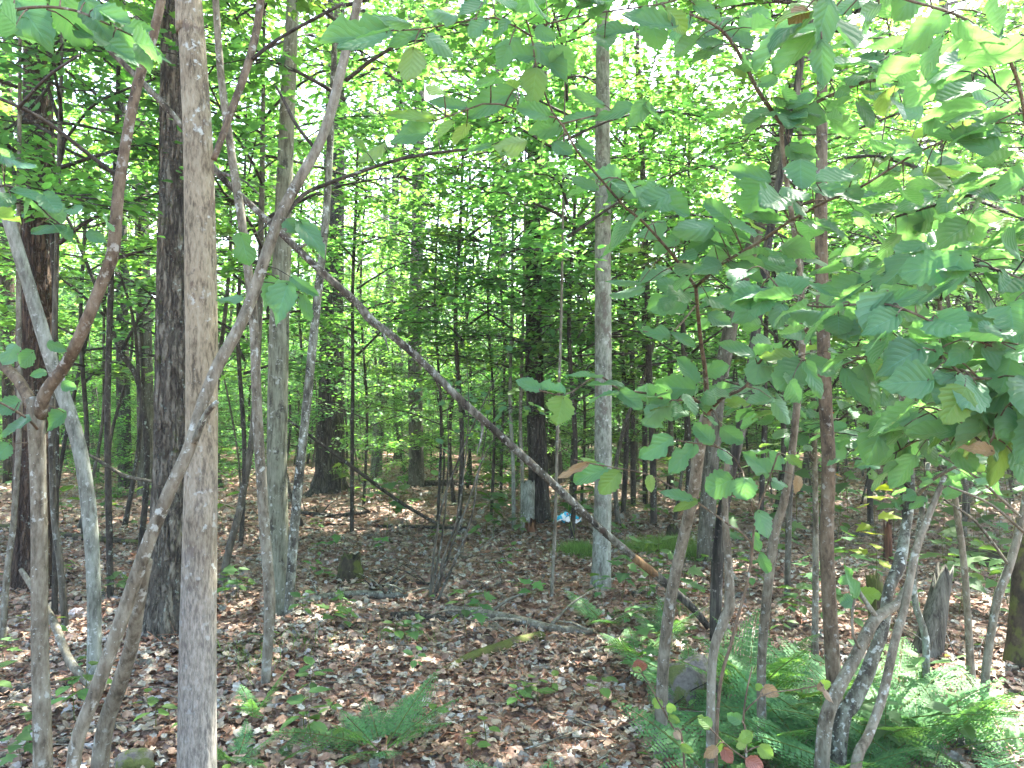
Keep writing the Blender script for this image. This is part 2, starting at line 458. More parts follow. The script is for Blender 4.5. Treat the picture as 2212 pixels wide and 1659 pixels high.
def ground_mat():
    b = NT('forest_floor')
    tc = b.n('ShaderNodeTexCoord')
    p = tc.outputs['Object']
    dist, dc = b.noise(p, 9, 3, 0.6)
    vadd = b.n('ShaderNodeVectorMath', operation='MULTIPLY_ADD')
    b.set(vadd.inputs[0], dc); vadd.inputs[1].default_value = (0.09, 0.09, 0.0); b.set(vadd.inputs[2], p)
    vo = b.n('ShaderNodeTexVoronoi'); vo.inputs['Scale'].default_value = 15; b.set(vo.inputs['Vector'], vadd.outputs[0])
    sv = b.n('ShaderNodeSeparateXYZ'); b.set(sv.inputs[0], vo.outputs['Color'])
    c = b.ramp(sv.outputs[0], [(0.0, (0.13, 0.082, 0.058)), (0.35, (0.21, 0.138, 0.102)), (0.6, (0.28, 0.19, 0.148)), (0.82, (0.34, 0.25, 0.205)), (1.0, (0.42, 0.34, 0.295))])
    f, _ = b.noise(p, 55, 5, 0.7)
    c = b.mix(b.step(f, 0.35, 0.62), b.mix(1.0, c, (0.6, 0.54, 0.5), 'MULTIPLY'), c)
    g, _ = b.noise(p, 0.8, 4, 0.6)
    c = b.mix(b.math('MULTIPLY', b.step(g, 0.48, 0.66), 0.55), c, (0.115, 0.047, 0.024))
    h = b.math('ADD', b.math('MULTIPLY', vo.outputs['Distance'], -1.2), f)
    return b.finish(b.bsdf(c, 0.9, 0.15, b.bump(h, 0.9, 0.03)))
M_GROUND = ground_mat()

def litter_mat():
    b = NT('dry_leaf')
    a = b.n('ShaderNodeAttribute', attribute_name='tint')
    tc = b.n('ShaderNodeTexCoord')
    f, _ = b.noise(tc.outputs['Object'], 60, 4, 0.6)
    c = b.mix(b.step(f, 0.35, 0.7), b.mix(1.0, a.outputs['Color'], (0.55, 0.5, 0.46), 'MULTIPLY'), a.outputs['Color'])
    s1 = b.bsdf(c, 0.6, 0.3)
    t = b.n('ShaderNodeBsdfTranslucent'); b.set(t.inputs[0], c)
    mx = b.n('ShaderNodeMixShader'); mx.inputs[0].default_value = 0.15
    b.t.links.new(s1, mx.inputs[1]); b.t.links.new(t.outputs[0], mx.inputs[2])
    return b.finish(mx.outputs[0])
M_LITTER = litter_mat()

# ------------------------------------------------------------------ ground
def spaced(lo, hi, dense_lo, dense_hi, step, coarse):
    a = np.arange(dense_lo, dense_hi+1e-6, step)
    left = [dense_lo]; s = step
    while left[-1] > lo: s = min(s*1.25, coarse); left.append(left[-1]-s)
    right = [dense_hi]; s = step
    while right[-1] < hi: s = min(s*1.25, coarse); right.append(right[-1]+s)
    return np.concatenate([np.array(left[1:])[::-1], a, np.array(right[1:])])
gx = spaced(-160, 160, -5, 5, 0.09, 8)
gy = spaced(-60, 260, 1.5, 12, 0.09, 8)
X, Y = np.meshgrid(gx, gy)
fade = 1.0
Z = gz(X, Y)
gv = np.stack([X, Y, Z], -1).reshape(-1, 3)
nx_, ny_ = len(gx), len(gy)
k = (np.arange(ny_-1)[:, None]*nx_+np.arange(nx_-1)[None, :]).ravel()
gf = np.stack([k, k+1, k+nx_+1, k+nx_], -1)
ground = link('ground', build_mesh('ground', gv, [gf], M_GROUND))
tag(ground, 'brown forest floor under a litter of dead leaves', kind='structure')

# ------------------------------------------------------------------ crowns (shared meshes)
def make_crown(seed, span, radius, nlimb, leaf, nper, template, droop=0.0, base=(0.052, 0.115, 0.022), flat=0.75, nsub=5, profile=None, trunk_r=0.04):
    r = np.random.default_rng(seed)
    tb = Tubes()
    P, D, N, S = [], [], [], []
    for i in range(nlimb):
        t = (i+0.5*r.random())/nlimb
        z0 = t*span*0.92
        az = i*2.399+r.normal(0, .35)
        prof = profile(t) if profile else (math.sin(math.pi*(0.18+0.78*t)))
        L = radius*prof*r.uniform(0.7, 1.15)
        up = r.uniform(0.15, 0.65)+0.5*t
        d = np.array([math.cos(az), math.sin(az), up]); d /= np.linalg.norm(d)
        pts = [np.array([0, 0, z0])]
        for s in range(4):
            d = d+np.array([r.normal(0, .16), r.normal(0, .16), -0.10-droop*0.1+r.normal(0, .08)]); d /= np.linalg.norm(d)
            pts.append(pts[-1]+d*L/4)
        r0 = trunk_r*(1-0.6*t)*0.55
        tb.add(pts, np.linspace(r0, 0.004, 5), 5, res=7)
        pts = np.array(pts)
        for j in range(nsub):
            tt = r.uniform(0.25, 1.0)
            b = np.array([np.interp(tt*4, range(5), pts[:, q]) for q in range(3)])
            a2 = az+r.choice([-1, 1])*r.uniform(0.4, 1.2)
            l2 = L*r.uniform(0.28, 0.55)
            d2 = np.array([math.cos(a2), math.sin(a2), r.uniform(-0.15, 0.35)]); d2 /= np.linalg.norm(d2)
            e = b+d2*l2+np.array([0, 0, -0.08*l2*(1+droop)])
            m = (b+e)/2+r.normal(0, .05*l2, 3)
            tb.add([b, m, e], [r0*0.35+0.003, 0.004, 0.002], 4, res=4)
            n = nper
            u = r.uniform(0.1, 1.05, n)
            side = r.choice([-1, 1], n)*np.abs(r.normal(0, 0.16, n))*max(0.8, l2*1.3)
            perp = np.array([-d2[1], d2[0], 0]); perp /= np.linalg.norm(perp)+1e-9
            pp = b[None]*(1-u)[:, None]+e[None]*u[:, None]+side[:, None]*perp[None]
            pp[:, 2] += r.normal(0, 0.05, n)-0.10*np.abs(side)
            dd = d2[None]+np.sign(side)[:, None]*perp[None]*1.1+r.normal(0, .45, (n, 3))
            dd[:, 2] -= 0.25+droop*.3
            nn = np.array([[0, 0, 1.0]])+r.normal(0, 1-flat, (n, 3))*1.3
            P.append(pp); D.append(dd); N.append(nn); S.append(leaf*r.uniform(0.6, 1.25, n))
    P, D, N, S = map(np.concatenate, (P, D, N, S))
    v, f, c = leaf_batch(P, D, N, S, template, green_cols(len(P), r, base))
    return tb, build_mesh('crown', v, f, M_CROWN, smooth=False, cols=c)

CANOPY, UNDER = [], []
for i in range(4):
    CANOPY.append(make_crown(100+i, 7.0, 3.0+0.25*i, 22, 0.115, 16, OVATE, nsub=7, trunk_r=0.12, base=[(0.050, 0.125, 0.042), (0.058, 0.138, 0.042), (0.047, 0.120, 0.046), (0.062, 0.142, 0.040)][i]))
for i in range(7):
    UNDER.append(make_crown(200+i, 3.6+0.35*i, 1.5+0.15*(i % 4), 18+i, 0.088, 24 if i % 2 else 32, MAPLE if i % 2 else OVATE, nsub=7,
                            trunk_r=0.035, flat=0.8, base=[(0.046, 0.132, 0.058), (0.055, 0.140, 0.052), (0.042, 0.126, 0.064)][i % 3],
                            profile=lambda t: 0.55+0.6*math.sin(math.pi*(0.15+0.8*t))*(1-0.3*t)))
TWIGMATS = {}
def limb_mesh(kind, i, mat):
    key = (kind, i, mat.name)
    if key not in TWIGMATS:
        TWIGMATS[key] = (CANOPY if kind == 'c' else UNDER)[i][0].mesh('limbs', mat)
    return TWIGMATS[key]

def add_crown(root, kind, i, z, sc, rz, mat, off=(0, 0)):
    M = Matrix.Translation((off[0], off[1], z)) @ Matrix.Rotation(rz, 4, 'Z') @ Matrix.Scale(sc, 4)
    link('limbs', limb_mesh(kind, i, mat), root, mat=M)
    c = link('crown', (CANOPY if kind == 'c' else UNDER)[i][1], root, mat=M)
    return c

MAPLES = []
# ------------------------------------------------------------------ trees traced from the photograph
def traced_tree(name, label, cat, pts, depth, wid, mat, seg=14, rough=0.06, furrow=0.0, nfur=9, flare=0.0, top=9.0, crown=('c', 0, 1.0), cbase=None, group=None, res=None, depth_top=None, cut=False):
    """pts: picture points from the base upward; wid: picture widths; depth in metres"""
    n = len(pts)
    ds = np.linspace(depth, depth_top if depth_top else depth, n)
    P = [at(x, y, d) for (x, y), d in zip(pts, ds)]
    g0 = Vector((P[0].x, P[0].y, float(gz(P[0].x, P[0].y))))
    R = [px2m(w, d)/2 for w, d in zip(wid, ds)]
    P[0] = Vector((P[0].x, P[0].y, g0.z-0.06))
    if not cut and P[-1].z < top:
        dz = top-P[-1].z
        dirv = (P[-1]-P[-2]); dirv = dirv/max(dirv.z, 0.2)
        dirv.x *= 0.5; dirv.y *= 0.3
        for q in (0.5, 1.0):
            P.append(P[n-1]+Vector((dirv.x*dz*q, dirv.y*dz*q, dz*q)))
            R.append(R[n-1]*(1-0.6*q))
    root = thing(name, g0, label, cat, group)
    tb = Tubes()
    L = sum((P[i+1]-P[i]).length for i in range(len(P)-1))
    tb.add(P, R, seg, rough, 6.0, True, furrow, nfur, flare, res or int(max(14, L*10)))
    tr = link('trunk', tb.mesh('trunk', mat, g0), root)
    if crown:
        cb = cbase if cbase is not None else top-5.5*crown[2]
        e = P[-1]-g0
        add_crown(root, crown[0], crown[1], cb-g0.z, crown[2], random.random()*6.28, M_DTWIG, (e.x, e.y))
    return root

traced_tree('maple_tree', 'smooth tan young tree trunk nearest the camera, dotted with pale lichen', 'tree',
            [(420, 1790), (425, 1659), (428, 1340), (433, 1100), (436, 850), (434, 600), (429, 350), (418, 130), (408, -10), (402, -120)], 2.75,
            [84, 80, 74, 69, 67, 66, 62, 56, 53, 50], M_TAN, 40, 0.03, top=10.5, crown=('c', 1, 0.9), res=130)
traced_tree('oak_tree', 'thick dark furrowed oak with flared mossy base behind the tan trunk', 'tree',
            [(352, 1365), (362, 1250), (372, 1000), (377, 700), (382, 400), (386, 100), (388, -60)], 5.0,
            [92, 84, 76, 74, 72, 70, 68], M_OAK, 72, 0.03, furrow=0.34, nfur=13, flare=0.55, top=13, crown=('c', 0, 1.15), res=240)
traced_tree('cedar_tree', 'big reddish shaggy trunk at the left behind the forked grey stem', 'tree',
            [(66, 1265), (70, 1100), (74, 800), (80, 500), (82, 250), (84, 60)], 6.6, [88, 76, 72, 68, 60, 56], M_RED, 56, 0.04, furrow=0.2, nfur=16, flare=0.2, top=12, crown=('c', 2, 1.0), res=150)
traced_tree('ironwood_tree', 'pale olive trunk with black canker spots right of the tan trunk', 'tree',
            [(598, 1335), (600, 1200), (598, 1000), (602, 750), (610, 520), (618, 300), (628, 80), (634, -40)], 5.5, [52, 46, 44, 42, 38, 33, 29, 27], M_OLIVE, 28, 0.05, flare=0.2, top=9.5, crown=('c', 3, 0.8))
traced_tree('lichened_sapling', 'thin stem patched white with lichen beside the olive trunk', 'tree',
            [(622, 1335), (633, 1180), (645, 1040), (664, 860), (684, 660), (703, 480), (712, 330), (722, 120), (730, -20)], 5.4, [22, 20, 20, 19, 18, 17, 15, 13, 12], M_LICH, 14, 0.09, top=6.8, crown=('u', 3, 0.9), cbase=3.6)
traced_tree('grey_sapling', 'slim grey stem leaning in front of the olive trunk', 'tree',
            [(571, 1515), (580, 1370), (582, 1280), (570, 1120), (556, 900), (548, 700), (525, 500), (500, 330), (478, 170), (466, 0), (462, -80)], 4.0, [18, 22, 24, 23, 22, 20, 19, 17, 16, 15, 14], M_HAZ, 14, 0.08, top=6.5, crown=('u', 1, 0.8), cbase=3.9)
traced_tree('beech_tree', 'straight pale grey trunk in the middle with dark patches at its foot', 'tree',
            [(1296, 1272), (1300, 1180), (1303, 1000), (1303, 700), (1302, 400), (1302, 150), (1302, -30)], 6.35, [44, 38, 37, 36, 34, 30, 27], M_PALE, 26, 0.05, flare=0.12, top=11, crown=('c', 3, 0.8))
traced_tree('pine_tree', 'dark furrowed trunk standing behind the short pale stump in the middle', 'tree',
            [(1166, 1128), (1162, 1000), (1155, 800), (1153, 600), (1152, 400), (1158, 150)], 10.2, [46, 42, 38, 35, 30, 26], M_DARK, 34, 0.04, furrow=0.2, nfur=14, flare=0.15, top=14, crown=('c', 2, 1.0))
traced_tree('pine_tree', 'dark trunk partly hidden behind the right side of the middle pine', 'tree',
            [(1196, 1038), (1190, 850), (1180, 650), (1176, 450)], 15.5, [42, 34, 28, 25], M_DARK, 24, 0.04, furrow=0.2, flare=0.2, top=14, crown=('c', 0, 1.0))
traced_tree('pine_tree', 'large dark trunk with spreading foot left of the middle distance', 'tree',
            [(712, 1066), (714, 950), (716, 800), (718, 600), (722, 350)], 13.2, [66, 58, 52, 48, 44], M_DARK, 40, 0.04, furrow=0.22, nfur=16, flare=0.5, top=15, crown=('c', 1, 1.2))
traced_tree('maple_tree', 'medium grey brown trunk behind the leaning dead pole', 'tree',
            [(900, 1050), (898, 900), (896, 700), (902, 500), (905, 300)], 14.5, [34, 31, 29, 27, 25], M_MIDB, 20, 0.05, flare=0.2, top=13, crown=('c', 2, 1.0))
traced_tree('maple_tree', 'brown trunk seen through stems left of the middle pine', 'tree',
            [(1086, 1005), (1086, 850), (1084, 700), (1080, 450)], 19, [33, 30, 27, 25], M_DARK, 18, 0.05, flare=0.25, top=14, crown=('c', 3, 1.0))
traced_tree('maple_tree', 'straight grey trunk just left of the dark oak', 'tree',
            [(318, 1062), (314, 900), (310, 650), (305, 400), (300, 200)], 13.4, [37, 34, 31, 28, 25], M_MIDB, 20, 0.05, flare=0.2, top=13, crown=('c', 1, 1.0))
traced_tree('maple_tree', 'dark trunk between the leaning grey stem and the oak', 'tree',
            [(272, 1046), (266, 850), (264, 650), (262, 400)], 14.6, [30, 27, 24, 21], M_DARK, 18, 0.05, flare=0.2, top=12, crown=('c', 0, 0.9))
traced_tree('maple_tree', 'pale slender trunk in the clearing right of the dark flared pine', 'tree',
            [(812, 1020), (820, 880), (836, 700), (850, 500)], 17.5, [26, 23, 20, 18], M_OLIVE, 14, 0.05, top=11, crown=('c', 3, 0.8))
traced_tree('maple_tree', 'thick dark trunk at the left edge deep in shade', 'tree',
            [(28, 1035), (22, 850), (16, 650), (14, 400)], 15, [34, 31, 28, 25], M_RED, 18, 0.05, flare=0.2, top=12, crown=('c', 2, 1.0))
traced_tree('snag', 'dead dark leaning trunk with flaking black bark among the right stems', 'dead tree',
            [(1545, 1362), (1548, 1260), (1562, 1100), (1600, 930), (1622, 800), (1636, 690), (1660, 520), (1695, 330), (1722, 190), (1735, 60)], 5.0, [24, 26, 25, 23, 21, 20, 18, 17, 16, 15], M_BLACK, 18, 0.14, furrow=0.2, top=6.0, crown=('u', 4, 0.9), cbase=3.9)
traced_tree('ash_tree', 'grey trunk leaning right above the broad leaves near the dead black one', 'tree',
            [(1520, 1180), (1545, 900), (1580, 700), (1625, 530), (1670, 390), (1705, 250), (1738, 110), (1760, -20)], 7.5, [36, 33, 31, 30, 30, 29, 28, 27], M_MIDB, 18, 0.05, top=9.5, crown=('c', 1, 0.8))
traced_tree('hornbeam_tree', 'straight smooth brown stem right of centre with a healed scar low down', 'tree',
            [(1812, 1650), (1803, 1500), (1793, 1330), (1786, 1170), (1790, 1000), (1783, 870), (1778, 700), (1774, 500), (1775, 330), (1776, 180), (1778, -40)], 3.45, [34, 32, 31, 29, 29, 28, 27, 26, 24, 22, 19], M_HAZW, 24, 0.05, top=6.2, crown=('u', 5, 0.9), cbase=3.3)
for pts, d, w, mat, lab, u in [
    ([(240, 1292), (236, 1150), (232, 900), (240, 600), (250, 350)], 6.1, 15, M_DTWIG, 'thin dark stem in shade between the forked stem and the oak', 1),
    ([(143, 1365), (132, 1240), (116, 1100), (112, 900), (120, 650)], 5.3, 15, M_MIDB, 'thin mossy stem at the foot of the reddish trunk', 2),
    ([(4, 1395), (14, 1250), (30, 1120), (42, 900), (40, 600)], 4.9, 14, M_HAZ, 'thin stem at the extreme left edge in front of the reddish trunk', 4),
    ([(476, 1275), (494, 1190), (520, 1090), (546, 930), (560, 700), (565, 450)], 6.3, 17, M_MIDB, 'curved thin stem leaning right beside the tan trunk', 3),
    ([(760, 1143), (761, 950), (762, 800), (762, 620), (770, 420)], 9.6, 9, M_DTWIG, 'very straight thin dark pole in front of the clearing', 0),
    ([(1110, 1140), (1108, 1000), (1102, 860), (1106, 650)], 9.7, 9, M_PALE, 'thin pale pole just left of the pale stump', 1),
    ([(1127, 1150), (1128, 1020), (1124, 900), (1130, 700)], 9.4, 9, M_HAZ, 'second thin pole touching the left side of the pale stump', 2),
    ([(1412, 1152), (1410, 980), (1402, 800), (1396, 560), (1385, 300), (1375, 100)], 9.2, 15, M_DTWIG, 'dark thin trunk right of the pale grey middle trunk', 6),
    ([(1368, 1085), (1366, 850), (1362, 500), (1352, 300), (1348, 60)], 12.2, 12, M_DTWIG, 'dark pole of the pair seen against the bright sky', 5),
    ([(1394, 1080), (1392, 850), (1390, 500), (1388, 300), (1376, 60)], 12.4, 12, M_DTWIG, 'right dark pole of the pair seen against the bright sky', 4),
    ([(1450, 1070), (1448, 800), (1444, 500), (1462, 200), (1470, 20)], 13, 13, M_MIDB, 'grey brown pole right of the dark pair of poles', 2),
    ([(1190, 1300), (1196, 1200), (1200, 1110), (1205, 900), (1212, 700)], 6.0, 8, M_HAZ, 'whip thin stem left of the pale grey middle trunk', 0),
    ([(1700, 1290), (1705, 1100), (1716, 900), (1730, 600), (1728, 330)], 6.3, 14, M_MIDB, 'slender stem behind the straight brown stem', 3),
    ([(1880, 1130), (1878, 900), (1884, 650), (1900, 400)], 10, 13, M_DTWIG, 'dark stem showing between leaves right of the brown stem', 6),
    ([(1640, 1160), (1650, 950), (1655, 700), (1668, 400)], 9, 12, M_DTWIG, 'thin dark stem behind the right hand leaves', 5),
    ([(2090, 1130), (2085, 950), (2092, 700), (2100, 450)], 10.5, 13, M_MIDB, 'thin stem behind the leaves at the far right', 1)]:
    traced_tree('sapling', lab, 'sapling', pts, d, np.linspace(w, w*0.75, len(pts)), mat, 10, 0.08, top=4.8+0.02*d, crown=('u', u, 0.75+0.02*d), cbase=2.6 if d < 8 else 1.9)

for px, py, d, u, z in [(1235, 1160, 8.8, 3, 1.5), (990, 1150, 9.2, 5, 2.2), (520, 1170, 8.5, 3, 1.8), (1480, 1150, 9.0, 1, 1.2), (1060, 1105, 10.6, 3, .9), (1255, 1090, 11.2, 1, .9), (945, 1100, 10.2, 1, .9), (785, 1090, 11.6, 1, .8), (1010, 1050, 14, 5, .7), (650, 1070, 12.5, 5, .8), (1350, 1060, 13, 5, .6), (1345, 1110, 10.5, 3, 1.6), (180, 1150, 8.8, 1, 1.7), (370, 1140, 9.4, 3, 2.0)]:
    traced_tree('sapling', 'x', 'sapling', [(px, py), (px+8, py-200), (px-6, py-450), (px+6, py-700)], d, [11 if z > 1 else 7, 10 if z > 1 else 6, 9 if z > 1 else 5, 7 if z > 1 else 4], M_DTWIG, 8, 0.08, top=5.0, crown=('u', u, 0.95 if z > 1 else 0.62), cbase=z, group='airy maple saplings of the middle distance')
    MAPLES.append((COL.objects[-1].parent, px, d))
# ------------------------------------------------------------------ woodland behind: every tree its own object
placed = [(o.location.x, o.location.y) for o in COL.objects if o.type == 'EMPTY']
def free(x, y, m):
    return all((x-a)**2+(y-b)**2 > m*m for a, b in placed)
TRUNKS = []
for i in range(5):
    tb = Tubes(); h = 13.0
    w = [Vector((0.12*math.sin(k*1.1+i*2), 0.12*math.cos(k*.9+i), -0.1+h*k/7)) for k in range(8)]
    w[0].x = w[0].y = 0
    tb.add(w, [0.16, 0.145, 0.135, 0.125, 0.11, 0.09, 0.06, 0.03], 14, 0.06, 4, True, 0.12, 10, 0.35, 60)
    TRUNKS.append(tb)
POLES = []
for i in range(5):
    tb = Tubes(); h = 6.5
    a = random.uniform(-.5, .5)
    w = [Vector((a*0.06*k*k*0.3+0.10*math.sin(k*1.3+i*3), 0.10*math.cos(k*1.1+i*5), -0.05+h*k/7)) for k in range(8)]
    tb.add(w, [0.034, 0.031, 0.029, 0.026, 0.022, 0.018, 0.012, 0.005], 8, 0.08, 5, True, 0, 9, 0.25, 26)
    POLES.append(tb)
MC = {}
def shared(lst, i, mat, nm):
    key = (id(lst), i, mat.name)
    if key not in MC: MC[key] = lst[i].mesh(nm, mat)
    return MC[key]
LAND = [(75, 'the big reddish trunk'), (160, 'the leaning grey stem'), (270, 'the oak on its left'), (428, 'the tan trunk'), (520, 'the slim grey stem'), (604, 'the olive trunk'), (716, 'the flared dark pine'), (820, 'the pale slender trunk'),
        (900, 'the grey brown trunk'), (1010, 'the bare thicket'), (1158, 'the middle pine'), (1240, 'the turquoise wrapper'), (1303, 'the pale grey trunk'), (1405, 'the dark pair of poles'), (1500, 'the swollen grey stem'), (1590, 'the dead black trunk'),
        (1690, 'the slim forked stem'), (1785, 'the straight brown stem'), (1910, 'the yellow mossy stump'), (2020, 'the splintered snag'), (2180, 'the right edge')]
ORD = ['nearest', 'second nearest', 'third nearest', 'fourth nearest', 'fifth nearest', 'sixth nearest', 'seventh nearest', 'eighth nearest', 'ninth nearest', 'tenth nearest', 'eleventh nearest', 'twelfth nearest', 'thirteenth nearest', 'fourteenth nearest', 'fifteenth nearest', 'sixteenth nearest', 'seventeenth nearest', 'eighteenth nearest', 'nineteenth nearest', 'twentieth nearest', 'third farthest', 'second farthest', 'farthest']
PEND = []
def label_all():
    by = {}
    for o, what, x, d in PEND:
        px = W_/2+x/d*FPX
        l = min(LAND, key=lambda q: abs(q[0]-px))
        side = 'behind' if abs(l[0]-px) < 18 else ('just left of' if px < l[0] else 'just right of')
        by.setdefault((what, l[1], side), []).append((d, o))
    for (what, l, side), lst in by.items():
        lst.sort(key=lambda q: q[0])
        for k, (d, o) in enumerate(lst):
            o['label'] = f'{what} {side} {l}' if len(lst) == 1 else f'{what} {side} {l}, {ORD[min(k, 22)]} of {"two" if len(lst) == 2 else "several"}'
for o, px, d in MAPLES: PEND.append((o, 'airy maple sapling', o.location.x, o.location.y))
r = np.random.default_rng(21)
TALL = [(M_DARK, 'tall dark trunked tree'), (M_MIDB, 'tall grey brown tree'), (M_PALE, 'tall pale barked tree')]
FORCED = [(5.3, 4.4), (8.4, 15.0), (11.5, 18.5), (9.6, 22.0), (14.5, 23.0), (13.0, 28.0)]  # first tree stands out of view, added to shade the near right-hand leaves
n = 0; tries = 0
while n < 42 and tries < 6000:
    tries += 1
    d = math.sqrt(r.uniform(9.5**2, 46**2)); x = r.uniform(-1, 1)*(0.72*d+3.5)
    if n < len(FORCED): x, d = FORCED[n]
    elif not free(x, d, 2.3 if d < 25 else 1.9): continue
    px = W_/2+x/d*FPX
    if n >= len(FORCED) and d < 20 and 1180 < px < 1300: continue
    if 2 < x < 5.5 and d < 12.5 and n >= len(FORCED): continue
    if 0.8 < x < 6.8 and 11 < d < 21 and n >= len(FORCED): continue
    if n >= len(FORCED) and 1000 < px < 1480 and d > 13 and r.random() < 0.35: continue
    if 1150 < px < 1500 and d > 18 and r.random() < 0.55: continue      # the bright opening
    placed.append((x, d)); n += 1
    k = int(r.choice([0, 0, 1, 1, 2])); i = int(r.integers(5)); s = r.uniform(0.7, 1.25)
    o = thing('forest_tree', (x, d, float(gz(x, d))), TALL[k][1], 'tree', 'tall trees in the wood behind', r.uniform(0, 6.28))
    PEND.append((o, TALL[k][1], x, d))
    t = link('trunk', shared(TRUNKS, i, TALL[k][0], 'trunk'), o); t.scale = (s, s, r.uniform(0.95, 1.25))
    c = int(r.integers(4)); sc = r.uniform(0.8, 1.15)
    add_crown(o, 'c', c, r.uniform(6.0, 9.0), sc, r.uniform(0, 6.28), M_DTWIG)
SAP = [(M_DTWIG, 'leafy dark sapling'), (M_MIDB, 'leafy grey brown sapling')]
n = 0; tries = 0
while n < 285 and tries < 20000:
    tries += 1
    d = math.sqrt(r.uniform(8.0**2, 44**2)); x = r.uniform(-1, 1)*(0.70*d+1.5)
    if not free(x, d, 0.8): continue
    px = W_/2+x/d*FPX
    if 1.8 < x < 5 and d < 10.5: continue
    if d < 14 and (650 < px < 1080 or 1180 < px < 1330) and r.random() < 0.6: continue
    placed.append((x, d)); n += 1
    k = int(r.integers(2)); i = int(r.integers(5))
    o = thing('sapling', (x, d, float(gz(x, d))), SAP[k][1], 'sapling', 'understorey saplings in the wood behind', r.uniform(0, 6.28))
    o.rotation_euler = (r.normal(0, .05), r.normal(0, .05), r.uniform(0, 6.28))
    s = r.uniform(0.6, 1.3); hz = r.uniform(0.75, 1.2)
    PEND.append((o, SAP[k][1], x, d))
    t = link('trunk', shared(POLES, i, SAP[k][0], 'pole'), o); t.scale = (s, s, hz)
    add_crown(o, 'u', int(r.integers(7)), (r.uniform(0.8, 2.2) if d < 20 else r.uniform(0.1, 1.6)), r.uniform(0.8, 1.2), r.uniform(0, 6.28), M_DTWIG)
# low leafy shrubs farther back
n = 0; tries = 0
while n < 296 and tries < 30000:
    tries += 1
    d = math.sqrt(r.uniform(12**2, 42**2)); x = r.uniform(-1, 1)*(0.70*d+1)
    if not free(x, d, 0.5): continue
    placed.append((x, d)); n += 1
    o = thing('understorey_shrub', (x, d, float(gz(x, d))), 'low leafy shrub', 'shrub', 'low shrubs in the wood behind', r.uniform(0, 6.28))
    PEND.append((o, 'low leafy shrub', x, d))
    add_crown(o, 'u', int(r.integers(7)), -0.1, r.uniform(0.35, 0.6)*(1 if d < 18 else 1.45), r.uniform(0, 6.28), M_DTWIG)
# bare thin poles
n = 0; tries = 0
while n < 290 and tries < 20000:
    tries += 1
    d = math.sqrt(r.uniform(9**2, 38**2)); x = r.uniform(-1, 1)*(0.68*d)
    if not free(x, d, 0.5): continue
    placed.append((x, d)); n += 1
    o = link('bare_pole', shared(POLES, int(r.integers(5)), SAP[int(r.integers(2))][0], 'pole'))
    o.location = (x, d, float(gz(x, d))); o.rotation_euler = (r.normal(0, .09), r.normal(0, .09), r.uniform(0, 6.28))
    s = r.uniform(0.35, 0.95); o.scale = (s, s, r.uniform(0.6, 1.1))
    PEND.append((o, 'thin leafless stem', x, d))
    tag(o, 'thin leafless dark stem standing among the saplings', 'sapling', 'bare thin stems in the wood behind')

# far wood, one mass
N = 120000
d = np.sqrt(r.uniform(42**2, 70**2, N)); x = r.uniform(-1, 1, N)*(0.75*d+4)
cl = np.stack([x, d, np.abs(r.normal(0, 1, N))*1.8+r.uniform(0.3, 17, N)*(r.random(N) < 0.55)], -1)
cell = np.floor(cl/2.2); keep = ((cell[:, 0]*7+cell[:, 1]*13+cell[:, 2]*5) % 10) < 8
cl = cl[keep]
pxs = W_/2+cl[:, 0]/cl[:, 1]*FPX
cl = cl[~((pxs > 960) & (pxs < 1560) & (cl[:, 2] > 6.5) & (np.random.default_rng(3).random(len(cl)) < 0.8))]
N = len(cl)
v, f, c = leaf_batch(cl, r.normal(0, 1, (N, 3))*[1, 1, .5], np.array([[0, 0, 1.0]])+r.normal(0, .45, (N, 3)), r.uniform(.22, .42, N), OVATE, green_cols(N, r, (0.056, 0.135, 0.052)))
o = link('distant_wood', build_mesh('distant_wood', v, f, M_CROWN, smooth=False, cols=c))
tag(o, 'far mass of sunlit woodland leaves closing the view', 'foliage', kind='stuff')

# ------------------------------------------------------------------ broad-leaved shrubs traced from the photograph
def hero_leaf(seed, mat, notch=False):
    r = np.random.default_rng(seed)
    nl, nw = 19, 8
    V, U = [], []
    fold = r.uniform(0.05, 0.30); curl = r.uniform(-0.18, 0.05); tw = r.uniform(-0.25, 0.25); wav = r.uniform(0.02, 0.05); pw = r.uniform(0.52, 0.85); ea = r.uniform(0.40, 0.55)
    tm = ea/(ea+pw); wmax = r.uniform(0.88, 1.0)/((tm**ea)*((1-tm)**pw))
    bite = [(r.uniform(.2, .9), r.choice([-1, 1]), r.uniform(.05, .14), r.uniform(.25, .7)) for _ in range(int(r.integers(0, 3)))]
    ph = r.uniform(0, 6)
    for i in range(nl):
        t = i/(nl-1)
        base = wmax*(t**ea)*((1-t)**pw)*0.5
        for j in range(nw+1):
            u = -1+2*j/nw
            asym = 1+0.10*np.sign(u)*(1-t)
            ripple = 1+0.085*math.sin(t*36+ph+u)*abs(u)**3+0.05*math.sin(t*15+ph*2)*abs(u)**2
            for bt, bs, bw, bd in bite:
                if u*bs > 0: ripple *= 1-bd*math.exp(-((t-bt)/bw)**2)*abs(u)**2
            if notch and u > 0.2 and 0.35 < t < 0.6: ripple *= 0.62
            x = u*base*asym*ripple
            y = t+0.10*(abs(u)**1.5)*(0.5-t)*0.5-(0.09*abs(u)*(1-t)**4)
            z = fold*abs(x)+curl*t*t+tw*x*t+wav*math.sin(t*6*6.283-abs(u)*13.8)*abs(u)*0.5*min(1, 4*(1-t))+0.04*math.sin(5*t+ph+2*u)
            V.append((x, y, z)); U.append(((u+1)/2, t))
    F = []
    for i in range(nl-1):
        for j in range(nw):
            a = i*(nw+1)+j
            F.append((a, a+1, a+nw+2, a+nw+1))
    return build_mesh('broad_leaf', V, [np.array(F)], mat, uvs=U)
